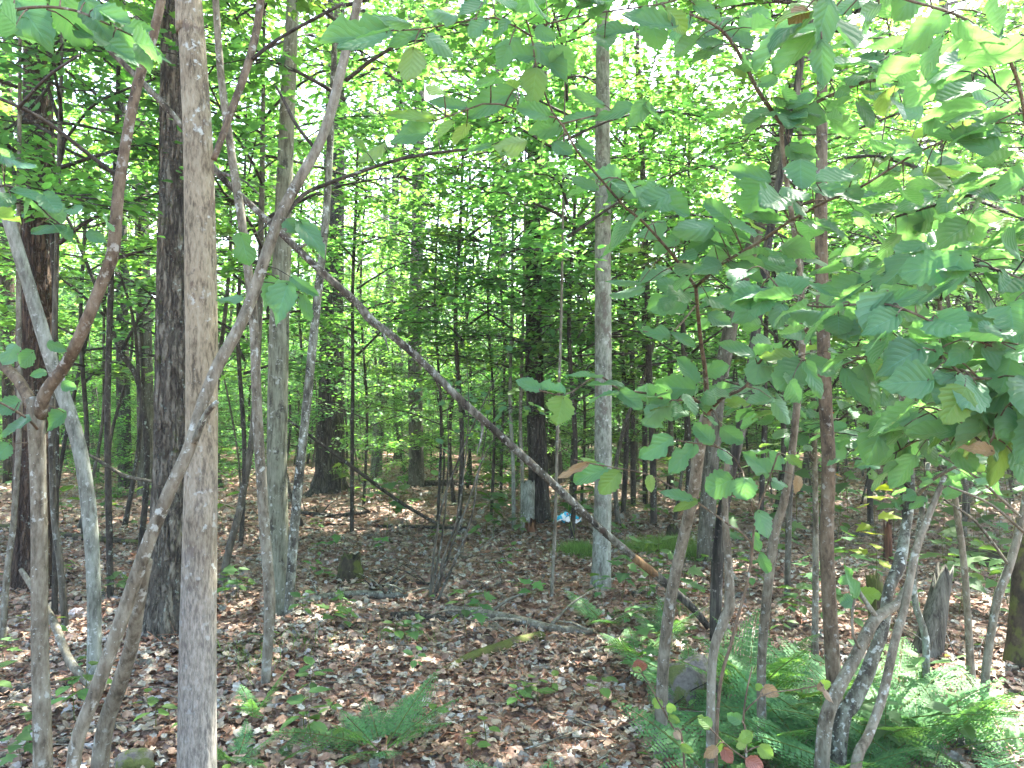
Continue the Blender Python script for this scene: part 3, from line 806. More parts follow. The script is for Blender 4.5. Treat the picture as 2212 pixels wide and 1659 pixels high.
LEAF = {'g': [hero_leaf(s, M_HAZEL, s == 4) for s in range(9)], 'y': [hero_leaf(20+s, M_HAZELY) for s in range(4)],
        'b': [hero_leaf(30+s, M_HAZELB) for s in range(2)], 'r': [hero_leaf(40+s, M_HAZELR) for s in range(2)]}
HR = np.random.default_rng(5)

def leaf_matrix(base, tip, facing, wid):
    y = (tip-base); L = y.length; y = y/L
    n = facing-y*facing.dot(y)
    if n.length < 1e-3: n = Vector((0, 0, 1))-y*y.z
    n.normalize(); x = y.cross(n)
    M = Matrix(((x.x*wid, y.x*L, n.x*L, base.x), (x.y*wid, y.y*L, n.y*L, base.y), (x.z*wid, y.z*L, n.z*L, base.z), (0, 0, 0, 1)))
    return M

class Shrub:
    def __init__(self, name, label, cat, base_px, depth, group=None):
        p = at(base_px[0], base_px[1], depth)
        self.o = Vector((p.x, p.y, float(gz(p.x, p.y))))
        self.root = thing(name, self.o, label, cat, group)
        self.lines = []          # (px,py,depth, world) samples
        self.nl = 0
        self.tw = Tubes(); self.ntw = 0
    def stem(self, pts, wid, mat, name='stem', seg=12, rough=0.07, ground=False, samples=True):
        """pts (px,py,depth)"""
        P = [at(*p) for p in pts]
        if ground:
            P[0] = Vector((P[0].x, P[0].y, float(gz(P[0].x, P[0].y))-0.05))
        w = np.interp(np.linspace(0, 1, len(pts)), np.linspace(0, 1, len(wid)), wid)
        R = [px2m(a, p[2])/2 for a, p in zip(w, pts)]
        tb = Tubes(); L = sum((P[i+1]-P[i]).length for i in range(len(P)-1))
        Q = tb.add(P, R, seg, rough, 8, True, 0, 9, 0.45 if ground and R[0] > .008 else 0, res=int(max(8, L*26)))
        link(name, tb.mesh(name, mat, self.o), self.root)
        if samples:
            for q in Q:
                q = Vector(q); self.lines.append(self.proj(q)+(q,))
        return Q
    def proj(self, q):
        d = q-Vector((0, 0, CAMZ))
        zc = d.y*CP+d.z*SP; yc = -d.y*SP+d.z*CP
        return (W_/2+d.x/zc*FPX, H_/2-yc/zc*FPX, d.y)
    def near(self, px, py):
        return min(self.lines, key=lambda l: (l[0]-px)**2+(l[1]-py)**2)
    def leaf(self, bx, by, tx, ty, w, kind='g', tilt=None, dd=None):
        l = self.near(bx, by)
        d = l[2]+(HR.normal(0, .05) if dd is None else dd)
        B = at(bx, by, d)
        Lp = math.hypot(tx-bx, ty-by)
        lm = px2m(Lp, d)
        T = at(tx, ty, d+HR.normal(-0.1, .30)*lm)
        f = Vector((HR.normal(0, .25), -1.0, 0.35+HR.normal(0, .25))) if tilt is None else Vector((0, -1+abs(tilt), tilt))
        if HR.random() < 0.22: f = -f
        self.put(B, T, f, px2m(w, d)*1.05, kind)
        q = l[3]
        if (B-q).length > 0.006:
            m = (B+q)/2+Vector((0, 0, 0.08*(B-q).length))
            self.tw.add([q, m, B+(T-B)*0.03], [0.0022, 0.0017, 0.0012], 5, res=5); self.ntw += 1
    def put(self, B, T, f, wid, kind):
        me = LEAF[kind][int(HR.integers(len(LEAF[kind])))]
        M = leaf_matrix(B, T, f, wid)
        M = Matrix.Translation(-self.o) @ M
        link('leaf', me, self.root, mat=M); self.nl += 1
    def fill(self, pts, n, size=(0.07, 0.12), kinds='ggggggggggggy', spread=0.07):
        """leaves set alternately along a traced branch"""
        P = [at(*p) for p in pts]
        for i in range(n):
            t = (i+HR.random())/n*(len(P)-1); k = min(int(t), len(P)-2); u = t-k
            q = P[k].lerp(P[k+1], u); ax = (P[k+1]-P[k]).normalized()
            sd = ax.cross(Vector((0, 0, 1)))
            if sd.length < 0.1: sd = Vector((1, 0, 0))
            sd.normalize()
            s = 1 if i % 2 else -1
            if HR.random() < .3: s = -s
            off = sd*s*spread*HR.uniform(.2, 1.1)+Vector((HR.normal(0, .02), HR.normal(0, .04), HR.normal(0, .035)))
            B = q+off
            L = HR.uniform(*size)
            d = (ax*HR.uniform(.1, .8)+sd*s*HR.uniform(.4, 1)+Vector((HR.normal(0, .3), HR.normal(-.1, .3), -HR.uniform(.1, .75)))).normalized()
            f = Vector((HR.normal(0, .35), HR.normal(-.25, .45), HR.uniform(.3, 1.0)))
            self.put(B, B+d*L, f, L*HR.uniform(.62, .88), kinds[int(HR.integers(len(kinds)))])
            self.tw.add([q, (q+B)/2+Vector((0, 0, .01)), B+d*.006], [.0022, .0017, .0012], 4, res=4); self.ntw += 1
    def done(self, mat=M_TWIG):
        if self.ntw:
            tag(link('twigs', self.tw.mesh('twigs', mat, self.o), self.root), kind='stuff')

def leaves(sh, rows):
    for q in rows: sh.leaf(*q)

# --- left: forked stem
s = Shrub('witch_hazel', 'grey mottled stem forking into a wide Y at the left', 'shrub', (92, 1700), 2.6)
s.stem([(94, 1740, 2.6), (92, 1600, 2.6), (86, 1350, 2.6), (84, 1100, 2.6), (78, 900, 2.6), (72, 860, 2.6)], [38, 36, 33, 31, 34, 30], M_HAZ, ground=True, seg=20)
s.stem([(84, 900, 2.6), (100, 845, 2.57), (140, 790, 2.55), (180, 710, 2.5), (225, 600, 2.5), (245, 540, 2.5), (255, 420, 2.5), (275, 290, 2.5), (300, 170, 2.5), (330, 80, 2.5), (352, -20, 2.5), (370, -120, 2.5)], [28, 26, 25, 25, 25, 26, 24, 22, 21, 20, 18, 16], M_HAZW, 'branch', 18)
s.stem([(70, 880, 2.6), (52, 840, 2.62), (20, 800, 2.66), (-20, 770, 2.7), (-80, 700, 2.75)], [26, 24, 23, 22, 20], M_HAZW, 'branch', 16)
s.stem([(252, 378, 2.5), (200, 340, 2.5), (150, 300, 2.45), (100, 262, 2.4), (50, 235, 2.35), (-20, 205, 2.3)], [9, 9, 9, 9, 8, 8], M_DTWIG, 'branch', 10)
s.stem([(40, 235, 2.35), (60, 210, 2.3), (110, 160, 2.2), (170, 120, 2.1)], [8, 8, 7, 5], M_DTWIG, 'branch', 8)
B = [(-60, 420, 2.4), (10, 400, 2.4), (60, 420, 2.4), (110, 470, 2.4), (160, 500, 2.4), (220, 500, 2.4)]
s.stem(B, [6, 5, 4, 3], M_DTWIG, 'branch', 6)
B2 = [(84, 930, 2.6), (60, 905, 2.5), (20, 880, 2.45), (-20, 860, 2.4)]
s.stem(B2, [7, 5, 4], M_TWIG, 'branch', 6)
leaves(s, [(10, 345, 90, 370, 35), (30, 410, 110, 430, 36), (95, 420, 130, 465, 42), (70, 500, 130, 490, 26), (130, 490, 158, 522, 30), (190, 500, 232, 526, 30), (0, 330, 40, 355, 30),
           (72, 760, 45, 792, 36), (32, 745, 8, 790, 42), (100, 805, 64, 812, 22), (62, 908, 4, 946, 55), (140, 890, 96, 932, 46), (42, 868, -4, 890, 42), (134, 828, 166, 842, 28), (104, 740, 146, 760, 25), (20, 960, -10, 990, 40)])
s.fill(B, 8, (.07, .11)); s.done()
s = Shrub('dark_sapling', 'dark slender sapling with forked branches at the upper left', 'sapling', (118, 1290), 5.6)
s.stem([(118, 1300, 5.6), (122, 1000, 5.6), (120, 700, 5.6), (112, 430, 5.6), (136, 310, 5.6), (104, 190, 5.6), (80, 120, 5.6), (45, 40, 5.6), (30, -60, 5.6)], [12, 11, 10, 10, 9, 8, 7, 6, 5], M_DTWIG, 'trunk', ground=True, seg=8)
B_ = [(136, 310, 5.6), (165, 270, 5.5), (205, 225, 5.4), (280, 190, 5.3), (340, 170, 5.2)]
s.stem(B_, [7, 6, 6, 5, 3], M_DTWIG, 'branch', 7); s.fill(B_, 16, (.06, .1), 'gggy', .2)
B_ = [(104, 190, 5.6), (40, 260, 5.5), (-10, 290, 5.4), (-60, 320, 5.3)]
s.stem(B_, [7, 7, 6, 5], M_DTWIG, 'branch', 7); s.fill(B_, 14, (.06, .1), 'gggy', .2)
B_ = [(104, 190, 5.6), (115, 130, 5.5), (125, 90, 5.5), (190, 60, 5.4)]
s.stem(B_, [6, 6, 5, 4], M_DTWIG, 'branch', 7); s.fill(B_, 14, (.06, .1), 'gggy', .2)
s.done(M_DTWIG)
s = Shrub('dark_sapling', 'dark crooked sapling whose branches cross left of the oak', 'sapling', (300, 1180), 7.4)
s.stem([(300, 1190, 7.4), (318, 1000, 7.4), (300, 830, 7.4), (260, 760, 7.4), (235, 690, 7.4), (200, 600, 7.4), (150, 480, 7.4), (110, 420, 7.4)], [14, 13, 12, 11, 10, 8, 7, 5], M_DTWIG, 'trunk', ground=True, seg=8)
for B_ in ([(300, 830, 7.4), (290, 700, 7.3), (262, 600, 7.2), (230, 520, 7.2)], [(260, 760, 7.4), (300, 690, 7.3), (330, 640, 7.2)], [(235, 690, 7.4), (180, 640, 7.3), (130, 600, 7.2)]):
    s.stem(B_, [8, 7, 5, 3], M_DTWIG, 'branch', 7); s.fill(B_, 18, (.06, .1), 'gggy', .3)
s.done(M_DTWIG)
# --- left: branch hanging in at the top corner
s = Shrub('hazel_branch', 'spray of large green leaves reaching in at the top left corner', 'branch', (-420, 500), 1.7)
B = [(-420, 500, 1.7), (-200, 180, 1.7), (-60, 60, 1.68), (40, 20, 1.65), (150, 20, 1.65), (250, 60, 1.68), (320, 95, 1.7)]
s.stem(B, [16, 12, 8, 6, 5, 4], M_TWIG, 'branch', 8, ground=True)
leaves(s, [(30, -8, 112, 106, 100), (132, -10, 188, 104, 76), (185, 0, 240, 98, 62), (250, 50, 300, 142, 46), (308, 92, 370, 138, 18), (240, 95, 298, 142, 42), (303, 96, 325, 156, 42), (-20, 40, 25, 90, 60), (20, 30, 8, -10, 40), (270, 60, 330, 60, 30)])
s.fill(B[1:], 8, (.09, .13)); s.done()
# --- left: leaning grey stem
s = Shrub('ash_sapling', 'smooth pale grey stem leaning left behind the forked stem', 'sapling', (205, 1500), 4.0)
s.stem([(206, 1510, 4.0), (204, 1400, 4.0), (202, 1250, 4.0), (192, 1100, 4.0), (170, 960, 4.0), (135, 850, 4.0), (105, 760, 3.95), (60, 610, 3.9), (20, 480, 3.85), (-25, 350, 3.8), (-80, 200, 3.8)], [27, 26, 28, 30, 30, 29, 28, 26, 26, 24, 22], bark_mat('smooth_grey_green_bark', (0.255, 0.25, 0.225), (0.17, 0.165, 0.145), (0.34, 0.34, 0.315), 60, 0.3, 6, 0.6, (0.42, 0.46, 0.42), furrow=0.25), 'trunk', 20, ground=True)
s.done()
# --- left: long stem crossing the tan trunk
s = Shrub('witch_hazel', 'long crooked stem crossing in front of the tan trunk and reaching the top', 'shrub', (150, 1680), 2.45)
s.stem([(140, 1740, 2.45), (160, 1640, 2.45), (205, 1500, 2.45), (262, 1340, 2.45), (310, 1200, 2.45), (360, 1075, 2.45), (410, 965, 2.46), (438, 870, 2.5), (470, 790, 2.52), (512, 715, 2.55), (545, 640, 2.6), (572, 560, 2.6), (602, 475, 2.62), (640, 400, 2.65), (685, 320, 2.68), (715, 240, 2.7), (740, 140, 2.7), (765, 40, 2.7), (785, -60, 2.7)],
       [27, 27, 29, 30, 29, 28, 27, 26, 26, 25, 24, 24, 24, 24, 22, 22, 20, 19, 18], M_HAZ, ground=True, seg=20)
s.stem([(420, 955, 2.45), (445, 895, 2.42), (470, 868, 2.4)], [16, 13, 10], M_LICH, 'stub', 12, samples=False)
s.stem([(205, 1740, 2.75), (222, 1600, 2.75), (258, 1480, 2.7), (285, 1390, 2.62), (298, 1310, 2.55), (318, 1210, 2.5)], [34, 33, 32, 30, 27, 22], M_HAZ, ground=True, seg=18)
B1 = [(600, 490, 2.62), (650, 425, 2.7), (700, 400, 2.75), (760, 378, 2.75), (860, 345, 2.7), (960, 328, 2.6), (1045, 320, 2.5)]
s.stem(B1, [10, 9, 8, 7, 6], M_DTWIG, 'branch', 10)
B3 = [(448, 870, 2.5), (462, 360, 3.1)]
s.stem([(462, 345, 2.66), (500, 240, 2.7), (535, 140, 2.75), (555, 60, 2.8), (568, -40, 2.8)], [13, 16, 17, 17, 16], M_HAZW, 'branch', 14)
s.stem([(640, 400, 2.65), (600, 460, 2.66), (560, 500, 2.6), (530, 510, 2.5)], [6, 5, 4, 3], M_DTWIG, 'branch', 6)
s.stem([(545, 128, 2.75), (600, 85, 2.75), (680, 40, 2.72), (742, 8, 2.7)], [9, 8, 8, 6], M_DTWIG, 'branch', 8)
s.stem([(678, 318, 2.68), (640, 270, 2.7), (615, 220, 2.7), (595, 185, 2.7)], [8, 8, 7, 5], M_DTWIG, 'branch', 8)
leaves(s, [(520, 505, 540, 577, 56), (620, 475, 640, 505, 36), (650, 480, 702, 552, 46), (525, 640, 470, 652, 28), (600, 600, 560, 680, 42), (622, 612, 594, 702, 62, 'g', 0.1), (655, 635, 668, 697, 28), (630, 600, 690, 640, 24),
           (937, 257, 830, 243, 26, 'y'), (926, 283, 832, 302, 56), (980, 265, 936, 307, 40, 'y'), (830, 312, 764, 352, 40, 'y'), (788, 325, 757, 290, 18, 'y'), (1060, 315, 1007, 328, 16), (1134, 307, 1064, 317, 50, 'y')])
s.done(M_DTWIG)

# --- top centre branch and its hanging leaves, carried by the right-hand stem
s = Shrub('witch_hazel', 'grey stem with a swollen knot bearing the broad leaves right of the pale trunk', 'shrub', (1425, 1545), 3.35)
s.stem([(1424, 1552, 3.4), (1432, 1450, 3.4), (1448, 1300, 3.35), (1472, 1180, 3.3), (1497, 1070, 3.2), (1512, 960, 3.1), (1527, 900, 3.05)], [27, 25, 24, 24, 24, 25, 27], M_HAZ, ground=True, seg=18)
s.stem([(1527, 905, 3.05), (1524, 810, 2.95), (1514, 740, 2.85), (1508, 680, 2.75), (1503, 620, 2.6)], [17, 10, 9, 8, 8], M_HAZW, 'branch', 12)
B1 = [(1503, 620, 2.6), (1450, 547, 2.4), (1387, 477, 2.25), (1350, 447, 2.2), (1277, 363, 2.1), (1247, 327, 2.05), (1217, 273, 2.0), (1190, 235, 2.0), (1160, 150, 1.95), (1150, 90, 1.95), (1137, 43, 1.9)]
s.stem(B1, [8, 6, 6, 5, 5, 4, 4], M_TWIG, 'branch', 8)
B2 = [(1150, 80, 1.95), (1070, 38, 1.92), (984, 50, 1.9), (907, 63, 1.88), (845, 66, 1.86)]
s.stem(B2, [5, 4, 4, 3], M_TWIG, 'branch', 7)
B3 = [(1150, 60, 1.95), (1237, 38, 1.92), (1310, 25, 1.9), (1420, 10, 1.9), (1480, -5, 1.9)]
s.stem(B3, [5, 4, 4, 3], M_TWIG, 'branch', 7)
B4 = [(1212, 268, 2.0), (1300, 246, 2.0), (1370, 232, 2.0), (1400, 225, 2.0)]
s.stem(B4, [4, 3, 3], M_TWIG, 'branch', 6)
B5 = [(1205, 255, 2.0), (1130, 240, 1.98), (1060, 222, 1.95), (1000, 240, 1.95), (935, 262, 1.95)]
s.stem(B5, [4, 4, 3], M_TWIG, 'branch', 6)
B6 = [(1503, 620, 2.6), (1560, 570, 2.4), (1643, 521, 2.25), (1701, 481, 2.15), (1785, 435, 2.05), (1855, 407, 1.95), (1975, 333, 1.9), (2075, 287, 1.85), (2160, 232, 1.8)]
s.stem(B6, [8, 7, 7, 6, 6, 5, 5, 4], M_TWIG, 'branch', 9)
B7 = [(1520, 880, 3.05), (1495, 860, 2.8), (1450, 866, 2.7), (1400, 850, 2.65), (1340, 842, 2.6), (1290, 812, 2.6), (1225, 852, 2.55), (1165, 843, 2.5)]
s.stem(B7, [8, 6, 5, 4, 3], M_TWIG, 'branch', 8)
B8 = [(1530, 890, 3.05), (1560, 860, 2.9), (1610, 835, 2.8), (1650, 770, 2.7), (1700, 775, 2.6), (1745, 780, 2.5)]
s.stem(B8, [9, 7, 5, 4], M_TWIG, 'branch', 8)
B9 = [(1506, 655, 2.7), (1470, 700, 2.6), (1440, 725, 2.55), (1390, 715, 2.5)]
s.stem(B9, [5, 4, 3], M_TWIG, 'branch', 6)
leaves(s, [(838, 70, 726, 114, 62), (838, 68, 686, 82, 60), (910, 68, 836, 96, 38), (922, 78, 986, 122, 52), (892, 106, 883, 180, 62, 'y'), (988, 36, 918, 26, 40), (1044, 4, 994, 38, 48), (886, 52, 792, 34, 24), (1050, 44, 1012, 78, 44), (1100, 45, 1064, 80, 36),
           (1154, 123, 1064, 97, 58), (1152, 97, 1228, 168, 58), (1159, 150, 1147, 229, 64, 'y'), (1120, 187, 1024, 180, 22, 'g', 0.95), (1110, 200, 1007, 252, 60), (1007, 233, 924, 220, 32), (1184, 250, 1114, 230, 38), (1210, 273, 1140, 287, 46), (1284, 253, 1214, 264, 42), (1304, 227, 1230, 197, 22),
           (1367, 233, 1284, 255, 46), (1390, 227, 1432, 264, 28), (1397, 220, 1355, 277, 42), (1370, 67, 1284, 60, 42), (1457, 57, 1340, 37, 56), (1337, 383, 1264, 370, 46), (1290, 410, 1234, 380, 26), (1354, 397, 1308, 436, 52), (1420, 400, 1340, 420, 36), (1444, 423, 1370, 449, 60), (1434, 480, 1367, 522, 52), (1247, 307, 1286, 347, 34), (1197, 310, 1240, 337, 36),
           (1060, -10, 1130, 20, 50), (1180, -10, 1110, 22, 40), (1290, 0, 1240, 15, 30), (1440, 20, 1490, 70, 44, 'y'), (1500, 10, 1560, 40, 40), (1100, 100, 1075, 150, 40), (1160, 60, 1200, 90, 36),
           (1651, 400, 1608, 464, 104), (1661, 391, 1563, 360, 42), (1729, 347, 1731, 412, 74), (1690, 408, 1752, 440, 50), (1753, 407, 1842, 427, 48), (1545, 487, 1450, 500, 56), (1545, 491, 1646, 536, 40), (1405, 420, 1500, 462, 60), (1573, 473, 1518, 433, 40), (1571, 480, 1634, 512, 36), (1695, 480, 1595, 468, 25), (1759, 480, 1840, 516, 40), (1580, 548, 1503, 562, 56), (1540, 528, 1650, 580, 25, 'g', 0.7), (1571, 572, 1658, 606, 46),
           (1505, 625, 1393, 667, 82, 'g', 0.1), (1390, 620, 1316, 638, 28), (1385, 610, 1308, 606, 16), (1530, 680, 1582, 707, 46), (1538, 515, 1480, 545, 40),
           (1445, 727, 1383, 710, 40), (1450, 722, 1504, 752, 32), (1502, 828, 1463, 770, 42), (1525, 800, 1577, 790, 42), (1628, 770, 1548, 742, 42), (1645, 770, 1630, 832, 56), (1715, 775, 1643, 768, 46, 'y'), (1738, 783, 1680, 838, 76), (1742, 783, 1777, 860, 46), (1670, 862, 1610, 870, 42), (1672, 866, 1710, 917, 42), (1530, 835, 1546, 887, 40), (1560, 845, 1600, 882, 36),
           (1499, 840, 1408, 836, 56), (1445, 862, 1370, 843, 40), (1440, 868, 1388, 920, 64), (1448, 870, 1469, 897, 27), (1337, 843, 1389, 887, 36), (1345, 835, 1273, 824, 26), (1335, 850, 1271, 862, 16, 'g', 0.95), (1300, 815, 1223, 803, 9, 'g', 0.97), (1217, 860, 1203, 920, 62, 'y', 0.1), (1217, 850, 1159, 829, 30, 'g', 0.6), (1167, 843, 1112, 823, 34), (1470, 640, 1420, 600, 40)])
s.fill(B1[:5], 16, (.07, .12)); s.fill(B3, 12, (.08, .12)); s.fill(B5, 6, (.07, .11)); s.fill(B6, 34, (.08, .13)); s.fill(B8, 14, (.08, .12)); s.fill(B7[:4], 12, (.07, .11))
s.done()

s = Shrub('witch_hazel', 'slim brown stem dividing high into a wide fork at the upper right', 'shrub', (1645, 1610), 3.45)
s.stem([(1646, 1600, 3.45), (1645, 1440, 3.45), (1658, 1273, 3.4), (1674, 1150, 3.35), (1694, 1080, 3.3), (1710, 980, 3.25), (1722, 870, 3.2), (1734, 720, 3.1), (1724, 560, 2.95), (1700, 400, 2.8), (1690, 320, 2.72), (1688, 267, 2.7)], [18, 19, 20, 19, 17, 16, 15, 13, 11, 9, 9], M_HAZ, ground=True, seg=14)
B1 = [(1688, 267, 2.7), (1640, 200, 2.6), (1610, 140, 2.55), (1580, 90, 2.5), (1545, 55, 2.45), (1490, 30, 2.4)]
s.stem(B1, [9, 9, 8, 7, 5], M_TWIG, 'branch', 10)
B2 = [(1688, 267, 2.7), (1728, 240, 2.65), (1808, 200, 2.6), (1888, 173, 2.55), (1992, 173, 2.45), (2125, 140, 2.3), (2230, 90, 2.2)]
s.stem(B2, [9, 8, 8, 7, 6, 6], M_TWIG, 'branch', 10)
B3 = [(1835, 180, 2.6), (1900, 130, 2.5), (1925, 95, 2.45), (1915, 40, 2.4), (1920, -20, 2.4)]
s.stem(B3, [6, 5, 4, 3], M_TWIG, 'branch', 7)
B4 = [(1734, 720, 3.1), (1780, 680, 2.8), (1840, 650, 2.5), (1900, 660, 2.3)]
s.stem(B4, [7, 6, 5, 4], M_TWIG, 'branch', 7)
s.fill(B1, 28, (.07, .12)); s.fill(B2, 48, (.08, .13)); s.fill(B3, 16, (.07, .12)); s.fill(B4, 16, (.07, .12))
leaves(s, [(1620, 100, 1560, 60, 45), (1600, 60, 1650, 20, 50), (1700, 60, 1640, 90, 40), (1580, 40, 1520, 80, 44), (1560, 90, 1500, 100, 40), (1660, 240, 1600, 270, 40), (1700, 230, 1760, 200, 34)])
s.done()

s = Shrub('witch_hazel', 'leafy near shrub filling the right edge with large pale green leaves', 'shrub', (2330, 1750), 2.0)
s.stem([(2330, 1750, 2.1), (2325, 1400, 2.0), (2310, 1100, 1.9), (2290, 900, 1.8)], [30, 26, 22, 16], M_HAZ, ground=True, seg=14)
B1 = [(2290, 900, 1.8), (2212, 790, 1.65), (2138, 746, 1.6), (2052, 713, 1.58), (1948, 666, 1.6), (1880, 655, 1.65), (1775, 663, 1.75), (1705, 643, 1.85), (1648, 580, 1.9)]
s.stem(B1, [9, 7, 6, 6, 5, 5, 4, 4], M_TWIG, 'branch', 9)
B2 = [(2270, 850, 1.75), (2158, 820, 1.6), (2092, 816, 1.55), (2052, 786, 1.55), (2008, 753, 1.6), (1900, 760, 1.7), (1820, 790, 1.8)]
s.stem(B2, [6, 6, 5, 4], M_TWIG, 'branch', 8)
B3 = [(2300, 1000, 1.85), (2190, 870, 1.7), (2160, 900, 1.65), (2130, 960, 1.65), (2060, 900, 1.8), (1990, 880, 2.0), (1930, 920, 2.1)]
s.stem(B3, [7, 6, 5, 4], M_TWIG, 'branch', 8)
B4 = [(2290, 900, 1.8), (2270, 600, 1.8), (2212, 387, 1.9), (2100, 420, 2.1), (2008, 447, 2.3), (1930, 470, 2.4)]
s.stem(B4, [12, 10, 7, 6, 5], M_DTWIG, 'branch', 8)
B5 = [(2270, 600, 1.8), (2255, 500, 1.9), (2172, 457, 2.4), (2110, 430, 2.6), (2058, 400, 2.8), (1975, 360, 3.0), (1892, 338, 3.1), (1825, 341, 3.2)]
s.stem(B5, [9, 8, 8, 8, 8, 6], M_DTWIG, 'branch', 8)
B6 = [(2270, 600, 1.8), (2230, 350, 1.7), (2190, 150, 1.6), (2100, 50, 1.5), (1960, 0, 1.3), (1830, -25, 1.2), (1770, -10, 1.15)]
s.stem(B6, [11, 9, 8, 6, 5, 4], M_TWIG, 'branch', 8)
leaves(s, [(1641, 630, 1578, 618, 52), (1712, 640, 1690, 583, 96), (1662, 648, 1583, 692, 50), (1690, 655, 1672, 712, 46), (1778, 672, 1680, 682, 40), (1748, 616, 1817, 644, 26), (1812, 682, 1812, 724, 64), (1938, 682, 1858, 722, 62), (1885, 668, 1997, 630, 46), (1975, 656, 2064, 602, 20), (1800, 690, 1850, 740, 60),
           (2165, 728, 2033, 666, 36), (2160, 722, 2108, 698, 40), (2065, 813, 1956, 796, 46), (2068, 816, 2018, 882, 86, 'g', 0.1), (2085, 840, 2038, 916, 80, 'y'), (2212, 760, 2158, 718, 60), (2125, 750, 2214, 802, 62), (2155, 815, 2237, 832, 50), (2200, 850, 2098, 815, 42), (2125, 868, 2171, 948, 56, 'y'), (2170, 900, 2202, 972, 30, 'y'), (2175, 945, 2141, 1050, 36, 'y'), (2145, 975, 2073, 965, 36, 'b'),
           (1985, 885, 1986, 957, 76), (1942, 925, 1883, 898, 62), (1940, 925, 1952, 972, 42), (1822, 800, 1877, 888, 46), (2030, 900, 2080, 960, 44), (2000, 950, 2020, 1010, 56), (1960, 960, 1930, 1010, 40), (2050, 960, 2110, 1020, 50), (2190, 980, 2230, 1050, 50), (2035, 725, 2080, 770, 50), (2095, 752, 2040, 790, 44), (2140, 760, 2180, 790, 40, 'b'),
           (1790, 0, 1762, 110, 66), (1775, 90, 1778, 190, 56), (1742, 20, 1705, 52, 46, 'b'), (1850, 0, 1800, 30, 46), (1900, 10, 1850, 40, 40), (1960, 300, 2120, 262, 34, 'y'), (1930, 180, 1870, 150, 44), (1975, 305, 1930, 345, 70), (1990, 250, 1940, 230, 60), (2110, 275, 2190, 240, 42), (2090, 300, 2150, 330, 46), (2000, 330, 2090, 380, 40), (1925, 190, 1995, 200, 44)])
s.fill(B4, 40, (.08, .13)); s.fill(B5, 44, (.07, .12)); s.fill(B6, 28, (.09, .13)); s.fill(B1[1:], 24, (.08, .13)); s.fill(B2, 22, (.08, .13)); s.fill(B3, 18, (.08, .13))
s.done()

s = Shrub('witch_hazel', 'shrub of long twigs arching behind the right hand leaves', 'shrub', (2100, 1420), 4.2)
s.stem([(2100, 1430, 4.2), (2085, 1250, 4.1), (2060, 1050, 4.0), (2040, 850, 3.9), (2030, 650, 3.8)], [15, 14, 12, 11, 9], M_HAZ, ground=True)
B1 = [(2030, 650, 3.8), (1960, 560, 3.6), (1890, 520, 3.5), (1830, 500, 3.4)]
B2 = [(2030, 650, 3.8), (2080, 560, 3.6), (2150, 520, 3.4), (2230, 500, 3.2)]
B3 = [(2045, 880, 3.9), (1960, 800, 3.7), (1880, 780, 3.5), (1830, 760, 3.4)]
B4 = [(2060, 1050, 4.0), (2000, 980, 3.8), (1930, 960, 3.7), (1870, 950, 3.6)]
B5 = [(2040, 850, 3.9), (2100, 780, 3.7), (2180, 750, 3.5), (2240, 740, 3.4)]
for B_ in (B1, B2, B3, B4, B5):
    s.stem(B_, [7, 6, 4, 3], M_DTWIG, 'branch', 6); s.fill(B_, 40, (.08, .13), 'ggggggggggggggggy', .2)
s.done(M_DTWIG)

s = Shrub('witch_hazel', 'leafy shrub in the gap behind the straight brown stem', 'shrub', (1760, 1320), 4.6)
s.stem([(1758, 1330, 4.6), (1762, 1180, 4.6), (1760, 1000, 4.5), (1756, 850, 4.4), (1752, 700, 4.3)], [14, 13, 11, 9, 6], M_HAZ, ground=True)
for B_, n_ in (([(1760, 1000, 4.5), (1700, 900, 4.3), (1640, 850, 4.1), (1560, 820, 3.9)], 34), ([(1758, 900, 4.4), (1820, 800, 4.2), (1880, 700, 4.0), (1940, 620, 3.8)], 48), ([(1755, 800, 4.4), (1680, 700, 4.2), (1600, 640, 4.0), (1530, 590, 3.9)], 40), ([(1760, 950, 4.5), (1850, 880, 4.2), (1950, 840, 3.9), (2060, 830, 3.6)], 52), ([(1752, 700, 4.3), (1830, 600, 4.1), (1930, 560, 3.9), (2060, 600, 3.7)], 48)):
    s.stem(B_, [6, 5, 4, 3], M_DTWIG, 'branch', 6); s.fill(B_, n_, (.09, .14), 'ggggggggggggggggy', .24)
s.done(M_DTWIG)
s = Shrub('witch_hazel', 'near twig of very large leaves hanging in from the right edge', 'shrub', (2420, 1800), 1.7)
s.stem([(2420, 1900, 1.75), (2400, 1300, 1.7), (2360, 900, 1.65), (2340, 600, 1.6)], [22, 18, 14, 10], M_HAZ, ground=True, seg=12)
for B_, n_ in (([(2360, 900, 1.65), (2240, 860, 1.7), (2120, 880, 1.8), (2020, 930, 1.95), (1930, 980, 2.1)], 30), ([(2350, 700, 1.62), (2200, 600, 1.7), (2080, 570, 1.85), (1960, 590, 2.0), (1850, 620, 2.2)], 32), ([(2340, 600, 1.6), (2240, 300, 1.7), (2150, 180, 1.8), (2040, 110, 2.0), (1900, 80, 2.2)], 30)):
    s.stem(B_, [7, 5, 4, 3], M_TWIG, 'branch', 6); s.fill(B_, n_, (.09, .14), 'ggggggggggggggggy', .12)
s.done(M_DTWIG)

